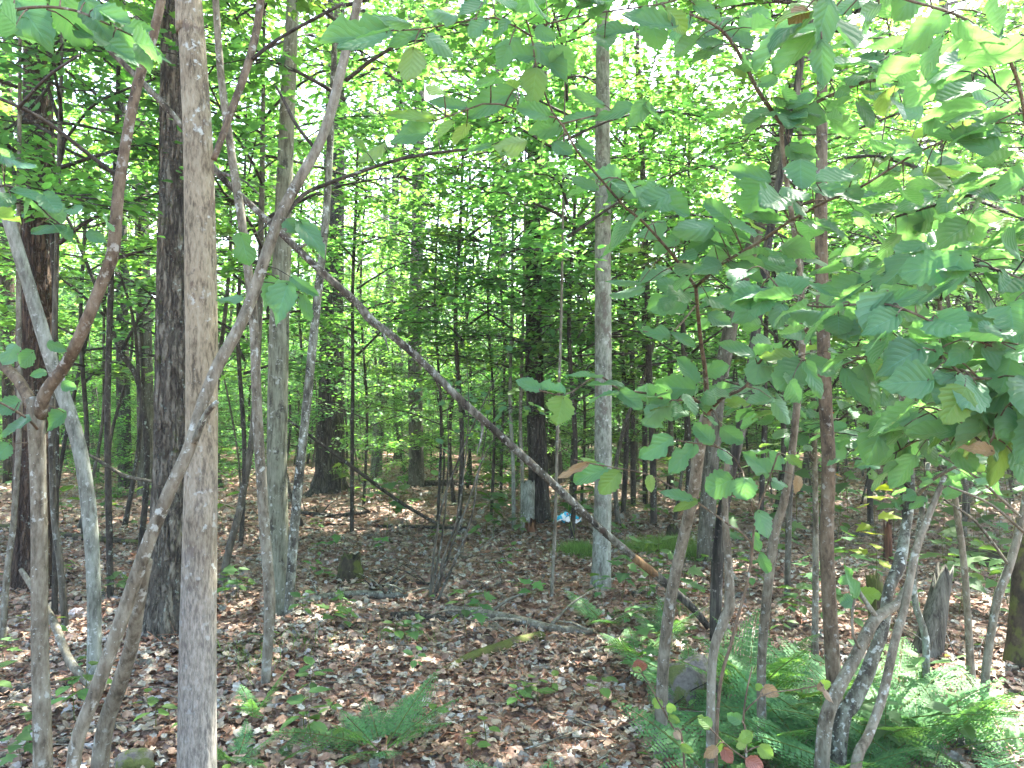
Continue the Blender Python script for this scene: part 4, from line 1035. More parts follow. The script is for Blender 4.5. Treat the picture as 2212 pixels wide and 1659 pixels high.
# low twigs with leaves in front
s = Shrub('witch_hazel_sprout', 'thin upright twig with hanging oval leaves before the brown stems', 'shrub', (1541, 1640), 2.3)
s.stem([(1541, 1700, 2.3), (1550, 1540, 2.3), (1582, 1380, 2.3), (1618, 1240, 2.3), (1632, 1120, 2.3), (1660, 1040, 2.3), (1680, 980, 2.3)], [8, 8, 7, 6, 5, 4, 4], M_TWIG, ground=True, seg=8)
B1 = [(1622, 1225, 2.3), (1620, 1168, 2.3), (1564, 1126, 2.25), (1508, 1086, 2.25), (1454, 1054, 2.2), (1402, 1026, 2.2), (1340, 1012, 2.2), (1270, 1000, 2.2), (1240, 992, 2.2)]
s.stem(B1, [5, 4, 4, 3, 3], M_TWIG, 'branch', 7)
B2 = [(1632, 1120, 2.3), (1600, 1010, 2.3), (1560, 970, 2.3), (1504, 958, 2.3), (1438, 948, 2.3)]
s.stem(B2, [4, 3, 3], M_TWIG, 'branch', 6)
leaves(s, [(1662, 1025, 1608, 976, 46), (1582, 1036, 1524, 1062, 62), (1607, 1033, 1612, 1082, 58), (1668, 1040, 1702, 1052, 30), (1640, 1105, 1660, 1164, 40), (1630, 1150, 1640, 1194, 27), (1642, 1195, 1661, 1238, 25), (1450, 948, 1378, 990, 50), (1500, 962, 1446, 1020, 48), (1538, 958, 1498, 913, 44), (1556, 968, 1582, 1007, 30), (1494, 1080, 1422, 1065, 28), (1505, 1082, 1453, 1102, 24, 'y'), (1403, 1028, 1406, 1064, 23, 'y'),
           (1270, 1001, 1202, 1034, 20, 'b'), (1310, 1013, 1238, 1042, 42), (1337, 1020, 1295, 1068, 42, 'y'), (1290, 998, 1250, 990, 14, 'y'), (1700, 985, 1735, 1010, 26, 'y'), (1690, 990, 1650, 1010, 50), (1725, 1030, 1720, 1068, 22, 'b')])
s.done()
s = Shrub('witch_hazel_sprout', 'low twig tipped with one red leaf and small yellow green leaves', 'shrub', (1490, 1700), 2.0)
s.stem([(1492, 1760, 2.05), (1478, 1640, 2.0), (1452, 1570, 2.0), (1425, 1520, 2.0), (1400, 1475, 2.0), (1380, 1446, 2.0)], [5, 5, 4, 3, 3], M_TWIG, ground=True, seg=7)
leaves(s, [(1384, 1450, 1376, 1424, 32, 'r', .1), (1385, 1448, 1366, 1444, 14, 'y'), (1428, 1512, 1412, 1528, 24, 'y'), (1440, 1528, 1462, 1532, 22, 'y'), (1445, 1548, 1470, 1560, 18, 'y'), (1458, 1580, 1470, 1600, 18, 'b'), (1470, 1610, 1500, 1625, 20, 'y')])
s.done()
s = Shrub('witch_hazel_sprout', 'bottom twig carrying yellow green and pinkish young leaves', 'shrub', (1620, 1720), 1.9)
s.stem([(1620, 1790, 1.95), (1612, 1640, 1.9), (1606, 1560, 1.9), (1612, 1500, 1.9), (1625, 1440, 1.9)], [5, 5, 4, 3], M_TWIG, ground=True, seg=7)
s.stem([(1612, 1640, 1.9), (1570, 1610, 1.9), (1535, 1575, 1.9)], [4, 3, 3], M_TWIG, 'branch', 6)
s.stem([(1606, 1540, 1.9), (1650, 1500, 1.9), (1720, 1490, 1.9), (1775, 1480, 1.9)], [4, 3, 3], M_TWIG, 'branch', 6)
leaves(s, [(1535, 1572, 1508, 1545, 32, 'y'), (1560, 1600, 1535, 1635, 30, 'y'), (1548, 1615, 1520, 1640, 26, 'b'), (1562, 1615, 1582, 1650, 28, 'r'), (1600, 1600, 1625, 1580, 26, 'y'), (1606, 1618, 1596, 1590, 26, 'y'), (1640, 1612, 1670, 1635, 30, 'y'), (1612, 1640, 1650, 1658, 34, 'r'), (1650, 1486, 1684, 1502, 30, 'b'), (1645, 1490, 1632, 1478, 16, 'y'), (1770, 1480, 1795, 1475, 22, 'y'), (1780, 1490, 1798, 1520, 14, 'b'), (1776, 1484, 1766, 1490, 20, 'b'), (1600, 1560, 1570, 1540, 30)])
s.done()

# gnarled stems, lower right
s = Shrub('gnarled_shrub', 'crooked pair of lichened stems rising from the ferns at lower right', 'shrub', (1775, 1640), 3.0)
s.stem([(1768, 1660, 3.0), (1780, 1580, 3.0), (1802, 1506, 3.0), (1848, 1420, 3.05), (1885, 1346, 3.1), (1907, 1325, 3.12), (1942, 1300, 3.15), (1965, 1250, 3.2)], [28, 30, 28, 25, 25, 22, 18, 12], M_HAZ, ground=True, seg=16)
s.stem([(1800, 1620, 3.2), (1818, 1556, 3.2), (1840, 1520, 3.2), (1868, 1466, 3.2), (1884, 1420, 3.2), (1906, 1360, 3.2), (1920, 1273, 3.25), (1942, 1223, 3.3), (1955, 1156, 3.4), (1968, 1050, 3.5), (1955, 940, 3.6), (1945, 800, 3.6)], [28, 30, 30, 28, 26, 24, 22, 26, 22, 18, 15, 12], M_LICH, ground=True, seg=16, rough=0.14)
s.stem([(1895, 1335, 3.1), (1870, 1300, 3.1), (1850, 1270, 3.12), (1830, 1240, 3.15)], [11, 10, 9, 6], M_HAZ, 'branch', 8)
s.stem([(1862, 1405, 3.06), (1845, 1380, 3.0), (1840, 1330, 3.0), (1846, 1290, 3.0), (1830, 1260, 3.0)], [7, 6, 6, 5, 3], M_HAZ, 'branch', 7)
s.stem([(1965, 1090, 3.5), (2010, 1040, 3.3), (2060, 1010, 3.2), (2110, 990, 3.1)], [10, 8, 7, 5], M_HAZ, 'branch', 7)
B1 = [(1968, 1060, 3.5), (1930, 1020, 3.4), (1900, 1000, 3.3), (1850, 990, 3.2)]
s.stem(B1, [7, 6, 4], M_DTWIG, 'branch', 6)
s.fill(B1, 10, (.06, .1)); s.fill([(1965, 1090, 3.5), (2010, 1040, 3.3), (2110, 990, 3.1)], 12, (.06, .1))
leaves(s, [(1846, 1290, 1832, 1225, 38), (1830, 1262, 1826, 1240, 34), (1855, 1285, 1905, 1285, 42, 'y'), (1845, 1300, 1812, 1300, 36)])
s.done()
s = Shrub('grey_sapling', 'thin smooth grey stem slanting right out of the bottom ferns', 'sapling', (1835, 1700), 2.75)
s.stem([(1828, 1740, 2.75), (1850, 1650, 2.75), (1876, 1588, 2.8), (1906, 1506, 2.85), (1932, 1390, 2.9), (1955, 1306, 2.95), (1974, 1206, 3.0), (1996, 1140, 3.05), (2040, 1030, 3.1)], [22, 21, 20, 19, 18, 17, 17, 15, 10], M_HAZ, 'trunk', ground=True, seg=14)
s.done()
s = Shrub('lichened_sapling', 'bent thin stem crusted with blue grey lichen near the rotten snag', 'sapling', (1998, 1503), 4.0)
s.stem([(1997, 1505, 4.0), (2001, 1406, 4.0), (1995, 1360, 4.0), (1978, 1306, 4.0), (1974, 1240, 4.0), (1985, 1150, 4.0), (2005, 1000, 4.0)], [13, 14, 14, 13, 13, 12, 10], M_LICH, 'trunk', ground=True, seg=12)
s.done()
s = Shrub('grey_sapling', 'crooked thin stem at the right edge above the sunny leaves', 'sapling', (2128, 1560), 3.7)
s.stem([(2128, 1560, 3.7), (2128, 1470, 3.7), (2140, 1373, 3.7), (2156, 1290, 3.7), (2180, 1223, 3.7), (2208, 1120, 3.7), (2230, 1000, 3.7)], [17, 17, 16, 17, 17, 16, 15], M_HAZ, 'trunk', ground=True, seg=12)
for B_ in ([(2208, 1120, 3.7), (2120, 1040, 3.5), (2060, 1000, 3.4), (1990, 960, 3.3)], [(2180, 1223, 3.7), (2110, 1130, 3.6), (2040, 1080, 3.5)], [(2212, 1150, 3.6), (2140, 1090, 3.3), (2050, 1050, 3.0)]):
    s.stem(B_, [7, 6, 4], M_MIDB, 'branch', 6)
s.fill([(2208, 1120, 3.7), (2120, 1040, 3.5), (2060, 1000, 3.4), (1990, 960, 3.3)], 12, (.06, .09))
s.done()
s = Shrub('grey_sapling', 'slim stem rising beside the dead black trunk at its foot', 'sapling', (1536, 1590), 3.2)
s.stem([(1534, 1595, 3.2), (1538, 1440, 3.2), (1562, 1345, 3.2), (1576, 1306, 3.2), (1573, 1206, 3.2), (1566, 1106, 3.2), (1572, 980, 3.2)], [17, 19, 22, 24, 17, 14, 11], M_HAZ, 'trunk', ground=True, seg=14)
s.done()
# multi-stem thicket, centre
s = Shrub('thicket_shrub', 'thin multi stemmed shrub with bare grey rods in the middle of the clearing', 'shrub', (930, 1292), 6.1)
for q in ([(928, 1296, 6.1), (940, 1180, 6.1), (958, 1080, 6.1), (1000, 970, 6.1), (1040, 880, 6.1), (1090, 780, 6.1), (1130, 700, 6.1)], [(932, 1296, 6.1), (960, 1200, 6.0), (985, 1130, 6.0), (1000, 1040, 6.0), (1012, 900, 6.0), (1008, 760, 6.0)],
          [(936, 1296, 6.2), (975, 1180, 6.2), (1020, 1060, 6.2), (1046, 960, 6.2), (1060, 820, 6.2)], [(924, 1296, 6.1), (955, 1160, 6.2), (968, 1000, 6.2), (965, 850, 6.2)], [(940, 1296, 6.1), (1015, 1130, 6.0), (1040, 1000, 6.0), (1110, 880, 6.0)]):
    s.stem(q, [6, 5, 4, 2.5, 1], M_MIDB, ground=True, seg=8)
    s.fill(q[3:], 16, (.05, .08), 'gggy', .2)
s.done(M_DTWIG)

# ------------------------------------------------------------------ the leaning dead pole
o0 = at(1528, 1352, 5.3); o0.z = float(gz(o0.x, o0.y))
root = thing('leaning_pole', o0, 'long dead mottled trunk leaning diagonally across the whole clearing', 'dead tree')
pl = [(1532, 1358, 5.3), (1500, 1318, 5.28), (1440, 1262, 5.25), (1415, 1240, 5.22)]
tb = Tubes(); tb.add([at(*p) for p in pl], [px2m(w, 5.25)/2 for w in (14, 16, 17, 18)], 16, 0.14, 9, True, res=24)
link('butt', tb.mesh('butt', M_BLACK, o0), root)
pl = [(1418, 1243, 5.222), (1392, 1222, 5.2), (1368, 1203, 5.18)]
tb = Tubes(); tb.add([at(*p) for p in pl], [px2m(w, 5.2)/2 for w in (17, 17, 17)], 16, 0.10, 9, True, res=16)
link('bare_wood', tb.mesh('bare_wood', M_ORANGE, o0), root)
pl = [(1372, 1206, 5.183), (1290, 1135, 5.1), (1200, 1050, 5.0), (1100, 958, 4.9), (1000, 868, 4.8), (920, 790, 4.75), (860, 735, 4.7), (800, 690, 4.65), (770, 655, 4.6), (690, 582, 4.5), (600, 497, 4.45), (530, 432, 4.4), (470, 372, 4.35), (385, 262, 4.25), (320, 190, 4.2), (240, 112, 4.15), (190, 60, 4.1)]
tb = Tubes(); tb.add([at(*p) for p in pl], [px2m(w, 4.7)/2 for w in (17, 17, 17, 17, 17, 17, 16, 19, 16, 15, 14, 13, 13, 12, 11, 10, 8)], 18, 0.15, 9, True, res=150)
link('bole', tb.mesh('bole', M_DEAD, o0), root)
for a, b_ in (((800, 690, 4.65), (840, 760, 4.5)), ((1040, 905, 4.85), (1030, 980, 4.8)), ((640, 540, 4.5), (700, 510, 4.3)), ((470, 372, 4.35), (560, 420, 4.2)), ((905, 778, 4.74), (955, 860, 4.9))):
    A_, B_ = at(*a), at(*b_)
    tb = Tubes(); tb.add([A_, A_.lerp(B_, .5)+Vector((.02, 0, .02)), B_], [.012, .008, .003], 6, res=6)
    link('dead_twig', tb.mesh('dead_twig', M_DEAD, o0), root)

# ------------------------------------------------------------------ stumps, logs, stones
def stump(name, label, cat, base, depth, w, h, mat, lean=(0, 0), jag=0.35, seg=20, taper=0.8, extra=None):
    p = at(base[0], base[1], depth); p.z = float(gz(p.x, p.y))
    R = px2m(w, depth)/2; H = px2m(h, depth)
    rows = 12; V = []; F = []
    ph = random.random()*20
    lx, ly = px2m(lean[0], depth), lean[1]
    tops = [H*(1-jag*abs(mn.noise(Vector((math.cos(2*math.pi*j/seg)*2.2+ph, math.sin(2*math.pi*j/seg)*2.2, 3)))*1.8)) for j in range(seg)]
    for i in range(rows):
        t = i/(rows-1)
        for j in range(seg):
            a = 2*math.pi*j/seg
            rr = R*(1-(1-taper)*t)*(1+0.35*math.exp(-t*7)*(1+0.6*math.cos(3*a+ph)))*(1+0.16*mn.noise(Vector((math.cos(a)*2+ph, math.sin(a)*2, t*2)))+0.05*mn.noise(Vector((math.cos(a)*7+ph, math.sin(a)*7, t*3))))
            z = -0.05+t*(tops[j]+0.05)
            V.append((rr*math.cos(a)+lx*max(z, 0)/H, rr*math.sin(a)+ly*max(z, 0)/H, z))
    for i in range(rows-1):
        for j in range(seg):
            a = i*seg+j; b_ = i*seg+(j+1) % seg
            F.append((a, b_, b_+seg, a+seg))
    c = len(V); top = (rows-1)*seg
    V.append((lx*0.7, ly*0.7, H*(1-jag)*0.72))
    T = [(top+j, top+(j+1) % seg, c) for j in range(seg)]
    me = build_mesh(name, V, [np.array(F), np.array(T)], mat)
    o = link(name, me, loc=p)
    return tag(o, label, cat)
stump('stump', 'short pale barkless stump with a red rotten foot in the middle distance', 'stump', (1140, 1140), 9.4, 31, 118, M_PALE, jag=0.12, taper=0.9)
stump('rotten_chunk', 'reddish crumbling wood at the foot of the pale stump', 'dead wood', (1146, 1146), 9.2, 30, 36, M_ROTR, jag=0.9)
stump('mossy_stump', 'low dark mossy stump in the left of the clearing', 'stump', (757, 1250), 6.8, 66, 66, M_MOSSD, jag=0.35, taper=0.6)
stump('mossy_stump', 'tall sunlit stump yellow with moss behind the gnarled stems', 'stump', (1900, 1345), 5.4, 40, 128, M_MOSSW, lean=(-14, 0), jag=0.4)
stump('snag', 'weathered grey splintered snag leaning right at the lower right', 'dead tree', (2000, 1405), 4.8, 60, 200, bark_mat('dark_weathered_wood', (0.13, 0.115, 0.098), (0.03, 0.025, 0.02), (0.22, 0.2, 0.175), 70, 0.08, 4.0, 0.1, furrow=0.9), lean=(58, .05), jag=0.4, taper=0.6)
stump('snag', 'dark mossy broken trunk at the right edge', 'dead tree', (2212, 1430), 4.6, 64, 330, M_MOSSD, lean=(12, 0), jag=0.5, taper=0.7)
stump('rotten_stump', 'reddish rotten stump behind the gnarled right hand stems', 'stump', (1918, 1200), 7.6, 19, 100, M_ROTR, jag=0.4)
stump('mossy_stump', 'small dark stump right of the grass patch', 'stump', (1455, 1165), 8.4, 34, 36, M_MOSSD, jag=0.6)

def log(name, label, pts, wid, mat, group=None, seg=14, rough=0.14, lift=1.0, twigs=0):
    P = [onground(x, y) for x, y in pts]
    W = np.interp(np.linspace(0, 1, len(P)), np.linspace(0, 1, len(wid)), wid)
    R = [px2m(w, p.y)/2 for w, p in zip(W, P)]
    P = [p+Vector((0, 0, r*lift)) for p, r in zip(P, R)]
    o0 = P[0].copy()
    tb = Tubes(); tb.add(P, R, seg, rough, 9, True, res=max(10, len(P)*7))
    for k in range(twigs):
        i = random.randrange(len(P)-1); a = P[i].lerp(P[i+1], random.random())
        b_ = a+Vector((random.uniform(-.35, .35), random.uniform(-.3, .3), random.uniform(0.02, .22)))
        tb.add([a, a.lerp(b_, .5)+Vector((0, 0, .03)), b_], [R[i]*.4, R[i]*.25, .002], 5, res=5)
    o = link(name, tb.mesh(name, mat, o0), loc=o0)
    return tag(o, label, 'log' if 'log' in name else 'branch', group)
log('mossy_log', 'half buried rotting log covered in yellow green moss in the foreground', [(955, 1455), (1020, 1428), (1090, 1405), (1170, 1378)], [16, 28, 32, 24], M_MOSSW, lift=0.35, rough=.2)
log('fallen_log', 'grey brown fallen log lying just beyond the mossy one', [(965, 1328), (1040, 1338), (1110, 1350), (1190, 1368), (1280, 1372)], [21, 24, 23, 20, 14], M_HAZ, twigs=6)
log('fallen_branch', 'short dark stick left of the grey brown log', [(845, 1340), (900, 1340), (965, 1346)], [17, 18, 13], M_DARK)
log('fallen_branch', 'pale birch stick on the leaves at the foot of the lichened stem', [(640, 1312), (700, 1298), (770, 1291), (840, 1294), (890, 1290)], [13, 16, 16, 15, 11], M_LICH, twigs=7)
log('fallen_branch', 'long dark branch slanting from the olive trunk to the thicket', [(632, 960), (640, 968)], [8, 8], M_DTWIG) if False else None
log('fallen_log', 'long low log across the far clearing left of the pale stump', [(690, 1136), (800, 1140), (920, 1142), (1040, 1146)], [7, 7, 6], M_DARK)
log('fallen_log', 'dark log behind the thicket in the far clearing', [(880, 1052), (960, 1050), (1080, 1052)], [12, 13, 10], M_DARK)
log('fallen_log', 'dark fallen log at the left edge behind the reddish trunk', [(-40, 1145), (60, 1150), (150, 1165), (300, 1178)], [14, 15, 14, 11], M_MOSSD)
log('fallen_branch', 'dark charred looking stick on the ground at the bottom left', [(-30, 1505), (60, 1500), (150, 1480), (215, 1455)], [20, 20, 16, 10], M_BLACK)
log('fallen_branch', 'thin curved stick between the forked stem and the leaning grey stem', [(80, 1310), (140, 1300), (190, 1296), (240, 1290)], [9, 9, 8, 6], M_DARK)
log('fallen_branch', 'pale broken stick end beside the pale rock', [(270, 1440), (330, 1440)], [18, 17], M_ROT)
log('fallen_branch', 'grey stick lying under the tan trunk to the left', [(0, 1640), (110, 1615), (230, 1580), (380, 1560)], [15, 15, 13, 10], M_HAZ)
log('fallen_branch', 'thin stick right of the tan trunk at mid ground', [(478, 1270), (520, 1274), (570, 1278)], [10, 10, 9], M_HAZ)
log('fallen_log', 'slim fallen trunk crossing the ground behind the brown stem', [(1560, 1170), (1700, 1165), (1850, 1160), (1990, 1168)], [8, 9, 9, 7], M_MIDB, twigs=5)
log('fallen_branch', 'pale stick in the sunny spot near the dead pole foot', [(1370, 1290), (1400, 1278), (1422, 1270)], [13, 12, 9], M_ROT)
log('fallen_branch', 'grey branch lying from the ferns toward the fallen log', [(1530, 1362), (1600, 1385), (1680, 1420), (1720, 1450)], [10, 12, 11, 8], M_HAZ)
log('fallen_branch', 'thin dark stick on the leaves below the boulder', [(1290, 1590), (1380, 1570), (1450, 1545)], [9, 9, 6], M_DARK, twigs=2)
log('fallen_log', 'mossy log at the right under overhanging twigs', [(2075, 1215), (2150, 1228), (2240, 1240)], [40, 38, 36], M_MOSSD)
log('fallen_branch', 'bent grey branch lying in the sun at the lower right', [(1990, 1660), (2060, 1570), (2150, 1560)], [8, 8, 5], M_HAZ, twigs=3)
log('fallen_branch', 'forked dry branch on the leaves beside the thicket', [(880, 1240), (960, 1215), (1040, 1190)], [7, 8, 5], M_HAZ, twigs=8)
log('fallen_branch', 'thin bleached twig right of the thicket foot', [(1010, 1290), (1080, 1262), (1140, 1248)], [6, 6, 4], M_DEAD, twigs=5)
log('fallen_branch', 'thin grey twig below the grey brown log', [(1010, 1370), (1100, 1380), (1180, 1395)], [7, 8, 6], M_HAZ, twigs=4)
log('fallen_branch', 'dark brushy branch between mossy stump and birch stick', [(800, 1275), (880, 1262), (980, 1272)], [7, 8, 5], M_DARK, twigs=9)
log('fallen_branch', 'dark dead branch in front of the big dark pine foot', [(640, 1110), (720, 1118), (800, 1108)], [9, 9, 6], M_DARK, twigs=5)
log('fallen_branch', 'dry twiggy branch on the sunny leaves below the snag', [(1960, 1440), (2040, 1425), (2130, 1440)], [8, 8, 5], M_DEAD, twigs=7)
for i, (a, b_, lab) in enumerate([((620, 905, 7.5), (960, 1140, 9), 'dark fallen pole slanting down beyond the olive trunk'), ((150, 955, 5.2), (330, 1040, 5.4), 'dead thin branch hanging left of the oak'), ((45, 1230, 4.2), (215, 1500, 3.9), 'split grey dead stick propped against the leaning grey stem')]):
    A_, B_ = at(*a), at(*b_)
    tb = Tubes(); w = [.019, .012, .022][i]
    tb.add([A_, A_.lerp(B_, .35)+Vector((.03, 0, -.05)), A_.lerp(B_, .7)+Vector((-.02, 0, -.04)), B_], [w*.6, w, w, w*.9], 8, .1, 6, True, res=24)
    tag(link('dead_pole', tb.mesh('dead_pole', [M_DTWIG, M_MIDB, M_HAZ][i], A_), loc=A_), lab, 'dead wood')

def boulder(label, base, depth, w, h, mat, seed, flat=1.0):
    import bmesh
    p = at(base[0], base[1], depth); p.z = float(gz(p.x, p.y))
    R = px2m(w, depth)/2; Hh = px2m(h, depth)
    bm = bmesh.new(); bmesh.ops.create_icosphere(bm, subdivisions=4, radius=1)
    for v in bm.verts:
        c = v.co.copy()
        q = 1+0.28*mn.noise(c*1.1+Vector((seed, 0, 0)))+0.12*mn.noise(c*2.7+Vector((seed, 3, 0)))+0.04*mn.noise(c*8)
        v.co = Vector((c.x*R*q, c.y*R*0.8*q, c.z*Hh*0.72*q+Hh*0.25))
    me = bpy.data.meshes.new('boulder'); bm.to_mesh(me); bm.free()
    for f in me.polygons: f.use_smooth = True
    me.materials.append(mat)
    return tag(link('boulder', me, loc=p), label, 'rock')
boulder('grey boulder with moss on top behind the swollen grey stem at lower right', (1500, 1505), 4.0, 130, 105, M_ROCK, 3)
boulder('flat pale pinkish stone on the leaves at the left', (166, 1335), 5.6, 40, 18, M_ROCKP, 8)
boulder('dark grey stone in the bottom right corner', (2110, 1610), 3.45, 120, 36, M_ROCKD, 12)
boulder('low mossy stone at the foot of the tan trunk', (290, 1610), 3.2, 92, 38, M_ROCK, 15)
boulder('small mossy hummock of stone behind the dead pole', (1400, 1330), 5.6, 60, 26, M_ROCK, 17)

# turquoise wrapper
def wrapper():
    b = NT('printed_film')
    uv = b.n('ShaderNodeUVMap'); sp = b.n('ShaderNodeSeparateXYZ'); b.set(sp.inputs[0], uv.outputs[0])
    c = b.ramp(sp.outputs[1], [(0.0, (0.70, 0.70, 0.69)), (0.12, (0.70, 0.70, 0.69)), (0.15, (0.02, 0.34, 0.48)), (0.52, (0.03, 0.42, 0.60)), (0.55, (0.80, 0.78, 0.76)), (0.68, (0.80, 0.78, 0.76)), (0.71, (0.02, 0.38, 0.57)), (1.0, (0.05, 0.5, 0.62))])
    n_, _ = b.noise(uv.outputs[0], 6, 2, .5)
    c = b.mix(b.math('MULTIPLY', b.step(n_, .62, .66), b.step(sp.outputs[0], .4, .5)), c, (0.6, 0.12, 0.05))
    mat = b.finish(b.bsdf(c, 0.25, 0.5))
    nx, ny = 22, 18; V = []; U = []
    p = at(1225, 1141, 9.6); p.z = float(gz(p.x, p.y))
    for j in range(ny):
        for i in range(nx):
            u, v = i/(nx-1), j/(ny-1)
            q = Vector((u*4, v*4, 1.7))
            V.append(((u-.5)*.32*(1-.25*v)+.03*mn.noise(q), (v-.5)*.22+.03*mn.noise(q+Vector((9, 0, 0))), .05+.05*v+.075*mn.noise(q*1.1+Vector((0, 5, 0)))+.03*abs(mn.noise(q*2.6))))
            U.append((u, v))
    F = [(j*nx+i, j*nx+i+1, (j+1)*nx+i+1, (j+1)*nx+i) for j in range(ny-1) for i in range(nx-1)]
    me = build_mesh('plastic_wrapper', V, [np.array(F)], mat, smooth=False, uvs=U)
    o = link('plastic_wrapper', me, loc=p+Vector((0, 0, .02)))
    tag(o, 'crumpled turquoise and white plastic wrapper lying left of the pale grey trunk', 'litter')
wrapper()

# ------------------------------------------------------------------ leaf litter
LR = np.random.default_rng(77)
PAL = np.array([(0.40, 0.30, 0.25), (0.33, 0.225, 0.18), (0.26, 0.17, 0.13), (0.19, 0.118, 0.09), (0.46, 0.37, 0.325), (0.42, 0.34, 0.315), (0.32, 0.19, 0.14), (0.48, 0.42, 0.395), (0.27, 0.125, 0.085)])
PAL = np.minimum(PAL*np.array([[0.94, 1.0, 0.93]]), .34)
PW = np.array([.17, .19, .17, .13, .09, .08, .08, .04, .05]); PW /= PW.sum()
_o = [(0, 0), (.16, .10), (.30, .18), (.22, .30), (.38, .45), (.24, .56), (.27, .74), (.12, .84), (0, 1.0)]
def litter_template(seed):
    r_ = np.random.default_rng(seed)
    kx, ky, fold = r_.uniform(-.3, .3), r_.uniform(-.25, .35), r_.uniform(-.2, .3)
    def zz(x, y): return fold*abs(x)+kx*x*x*2+ky*(y-.5)**2+0.08*math.sin(9*y+seed)
    jit = r_.normal(0, .03, (9, 2))
    R_ = [(x+jit[i, 0]*(0 < i < 8), y+jit[i, 1]*(0 < i < 8)) for i, (x, y) in enumerate(_o)]
    mids = [(0, .18), (0, .45), (0, .75)]
    V = [(0, 0, zz(0, 0))]+[(0, y, zz(0, y)) for _, y in mids]+[(0, 1, zz(0, 1))]
    for x, y in R_[1:8]: V.append((x, y, zz(x, y)))
    for x, y in R_[1:8]: V.append((-x*.9, y, zz(-x, y)))
    V = [(x, y-.5, z) for x, y, z in V]
    q = [(0, 5, 6, 1), (1, 6, 7, 8), (1, 8, 9, 2), (2, 9, 10, 3), (3, 10, 11, 4), (0, 1, 13, 12), (1, 15, 14, 13), (1, 2, 16, 15), (2, 3, 17, 16), (3, 4, 18, 17)]
    return np.array(V, float), [np.array(q)]
LT = [litter_template(i) for i in range(8)]
# the largest ones, each an object of the ground
flm = []
for i, tpl in enumerate(LT):
    for c in range(len(PAL)):
        flm.append(build_mesh('fallen_leaf', tpl[0], tpl[1], M_LITTER, smooth=True, cols=np.repeat(PAL[c][None], len(tpl[0]), 0)))
def scatter(n, ylo, yhi, pw=1.0):
    y = ylo+(yhi-ylo)*LR.random(n)**pw
    x = LR.uniform(-1, 1, n)*(0.70*y+0.4)
    return x, y
x, y = scatter(290, 2.35, 3.9)
for i in range(290):
    c = int(LR.choice(len(PAL), p=PW)); t = int(LR.integers(8))
    o = link('fallen_leaf', flm[t*len(PAL)+c], ground)
    s = LR.uniform(.055, .095)
    o.location = (x[i], y[i], float(gz(x[i], y[i]))+.028+LR.random()*.012); o.rotation_euler = (LR.normal(0, .2), LR.normal(0, .2), LR.uniform(0, 6.28)); o.scale = (s*LR.uniform(.8, 1.1), s, s*.8)
VV, FF, CC, off = [], [[], []], [], 0
parts = [(19000, 1.9, 5.0, 1.0, (.033, .08)), (24000, 4.5, 9.5, 1.0, (.036, .085)), (17000, 9, 19, 1.0, (.06, .12))]
for n_, a, b_, pw, sz in parts:
    x, y = scatter(n_, a, b_, pw)
    ti = LR.integers(0, 8, n_)
    for t in range(8):
        m = ti == t; k = m.sum()
        pos = np.stack([x[m], y[m], gz(x[m], y[m])+.006+LR.random(k)*.03], -1)
        dr = LR.normal(0, 1, (k, 3)); dr[:, 2] *= .3
        nn = np.array([[0, 0, 1.0]])+LR.normal(0, .22, (k, 3))
        cc = PAL[LR.choice(len(PAL), k, p=PW)]*np.exp(LR.normal(0, .22, (k, 1)))
        v, f, c = leaf_batch(pos, dr, nn, LR.uniform(*sz, k), LT[t], cc)
        VV.append(v); FF[0].append(f[0]+off); CC.append(c); off += len(v)
o = link('leaf_litter', build_mesh('leaf_litter', np.concatenate(VV), [np.concatenate(FF[0])], M_LITTER, smooth=True, cols=np.clip(np.concatenate(CC), .01, .6)))
tag(o, 'thick litter of dry brown and tan leaves', 'leaf litter', kind='stuff')
# pine needles and twig bits
n_ = 30000
x, y = scatter(n_, 2.0, 9.0)
den = (np.sin(x*1.7+1)+np.sin(y*2.1+x)+1.2) > LR.uniform(0, 2.2, n_)
x, y = x[den], y[den]; k = len(x)
pos = np.stack([x, y, gz(x, y)+.012+LR.random(k)*.04], -1)
dr = LR.normal(0, 1, (k, 3)); dr[:, 2] *= .12
NEED = (np.array([[-.012, 0, 0], [.012, 0, 0], [.008, 1, .03], [-.008, 1, .03]], float), [np.array([[0, 1, 2, 3]])])
v, f, c = leaf_batch(pos, dr, np.array([[0, 0, 1.0]])+LR.normal(0, .3, (k, 3)), LR.uniform(.06, .15, k), NEED, np.array([[.27, .125, .07]])*np.exp(LR.normal(0, .35, (k, 1))))
o = link('pine_needles', build_mesh('pine_needles', v, f, M_LITTER, cols=c))
tag(o, 'scatter of rusty pine needles over the leaves', 'pine needles', kind='stuff')
tb = Tubes()
x, y = scatter(520, 2.4, 11)
for i in range(520):
    a = LR.uniform(0, 6.28); L = LR.uniform(.08, .45); rr = LR.uniform(.0015, .005)
    p = Vector((x[i], y[i], float(gz(x[i], y[i]))+.025)); d_ = Vector((math.cos(a), math.sin(a)*.7, LR.normal(.02, .12)))
    q = p+d_*L; q.z = max(q.z, float(gz(q.x, q.y))+.015)
    tb.add([p, p.lerp(q, .5)+Vector((LR.normal(0, .02), LR.normal(0, .02), .01)), q], [rr, rr*.9, rr*.5], 4, res=4)
tag(link('twig_litter', tb.mesh('twig_litter', M_HAZ)), 'fine broken twigs strewn over the forest floor', 'twigs', kind='stuff')

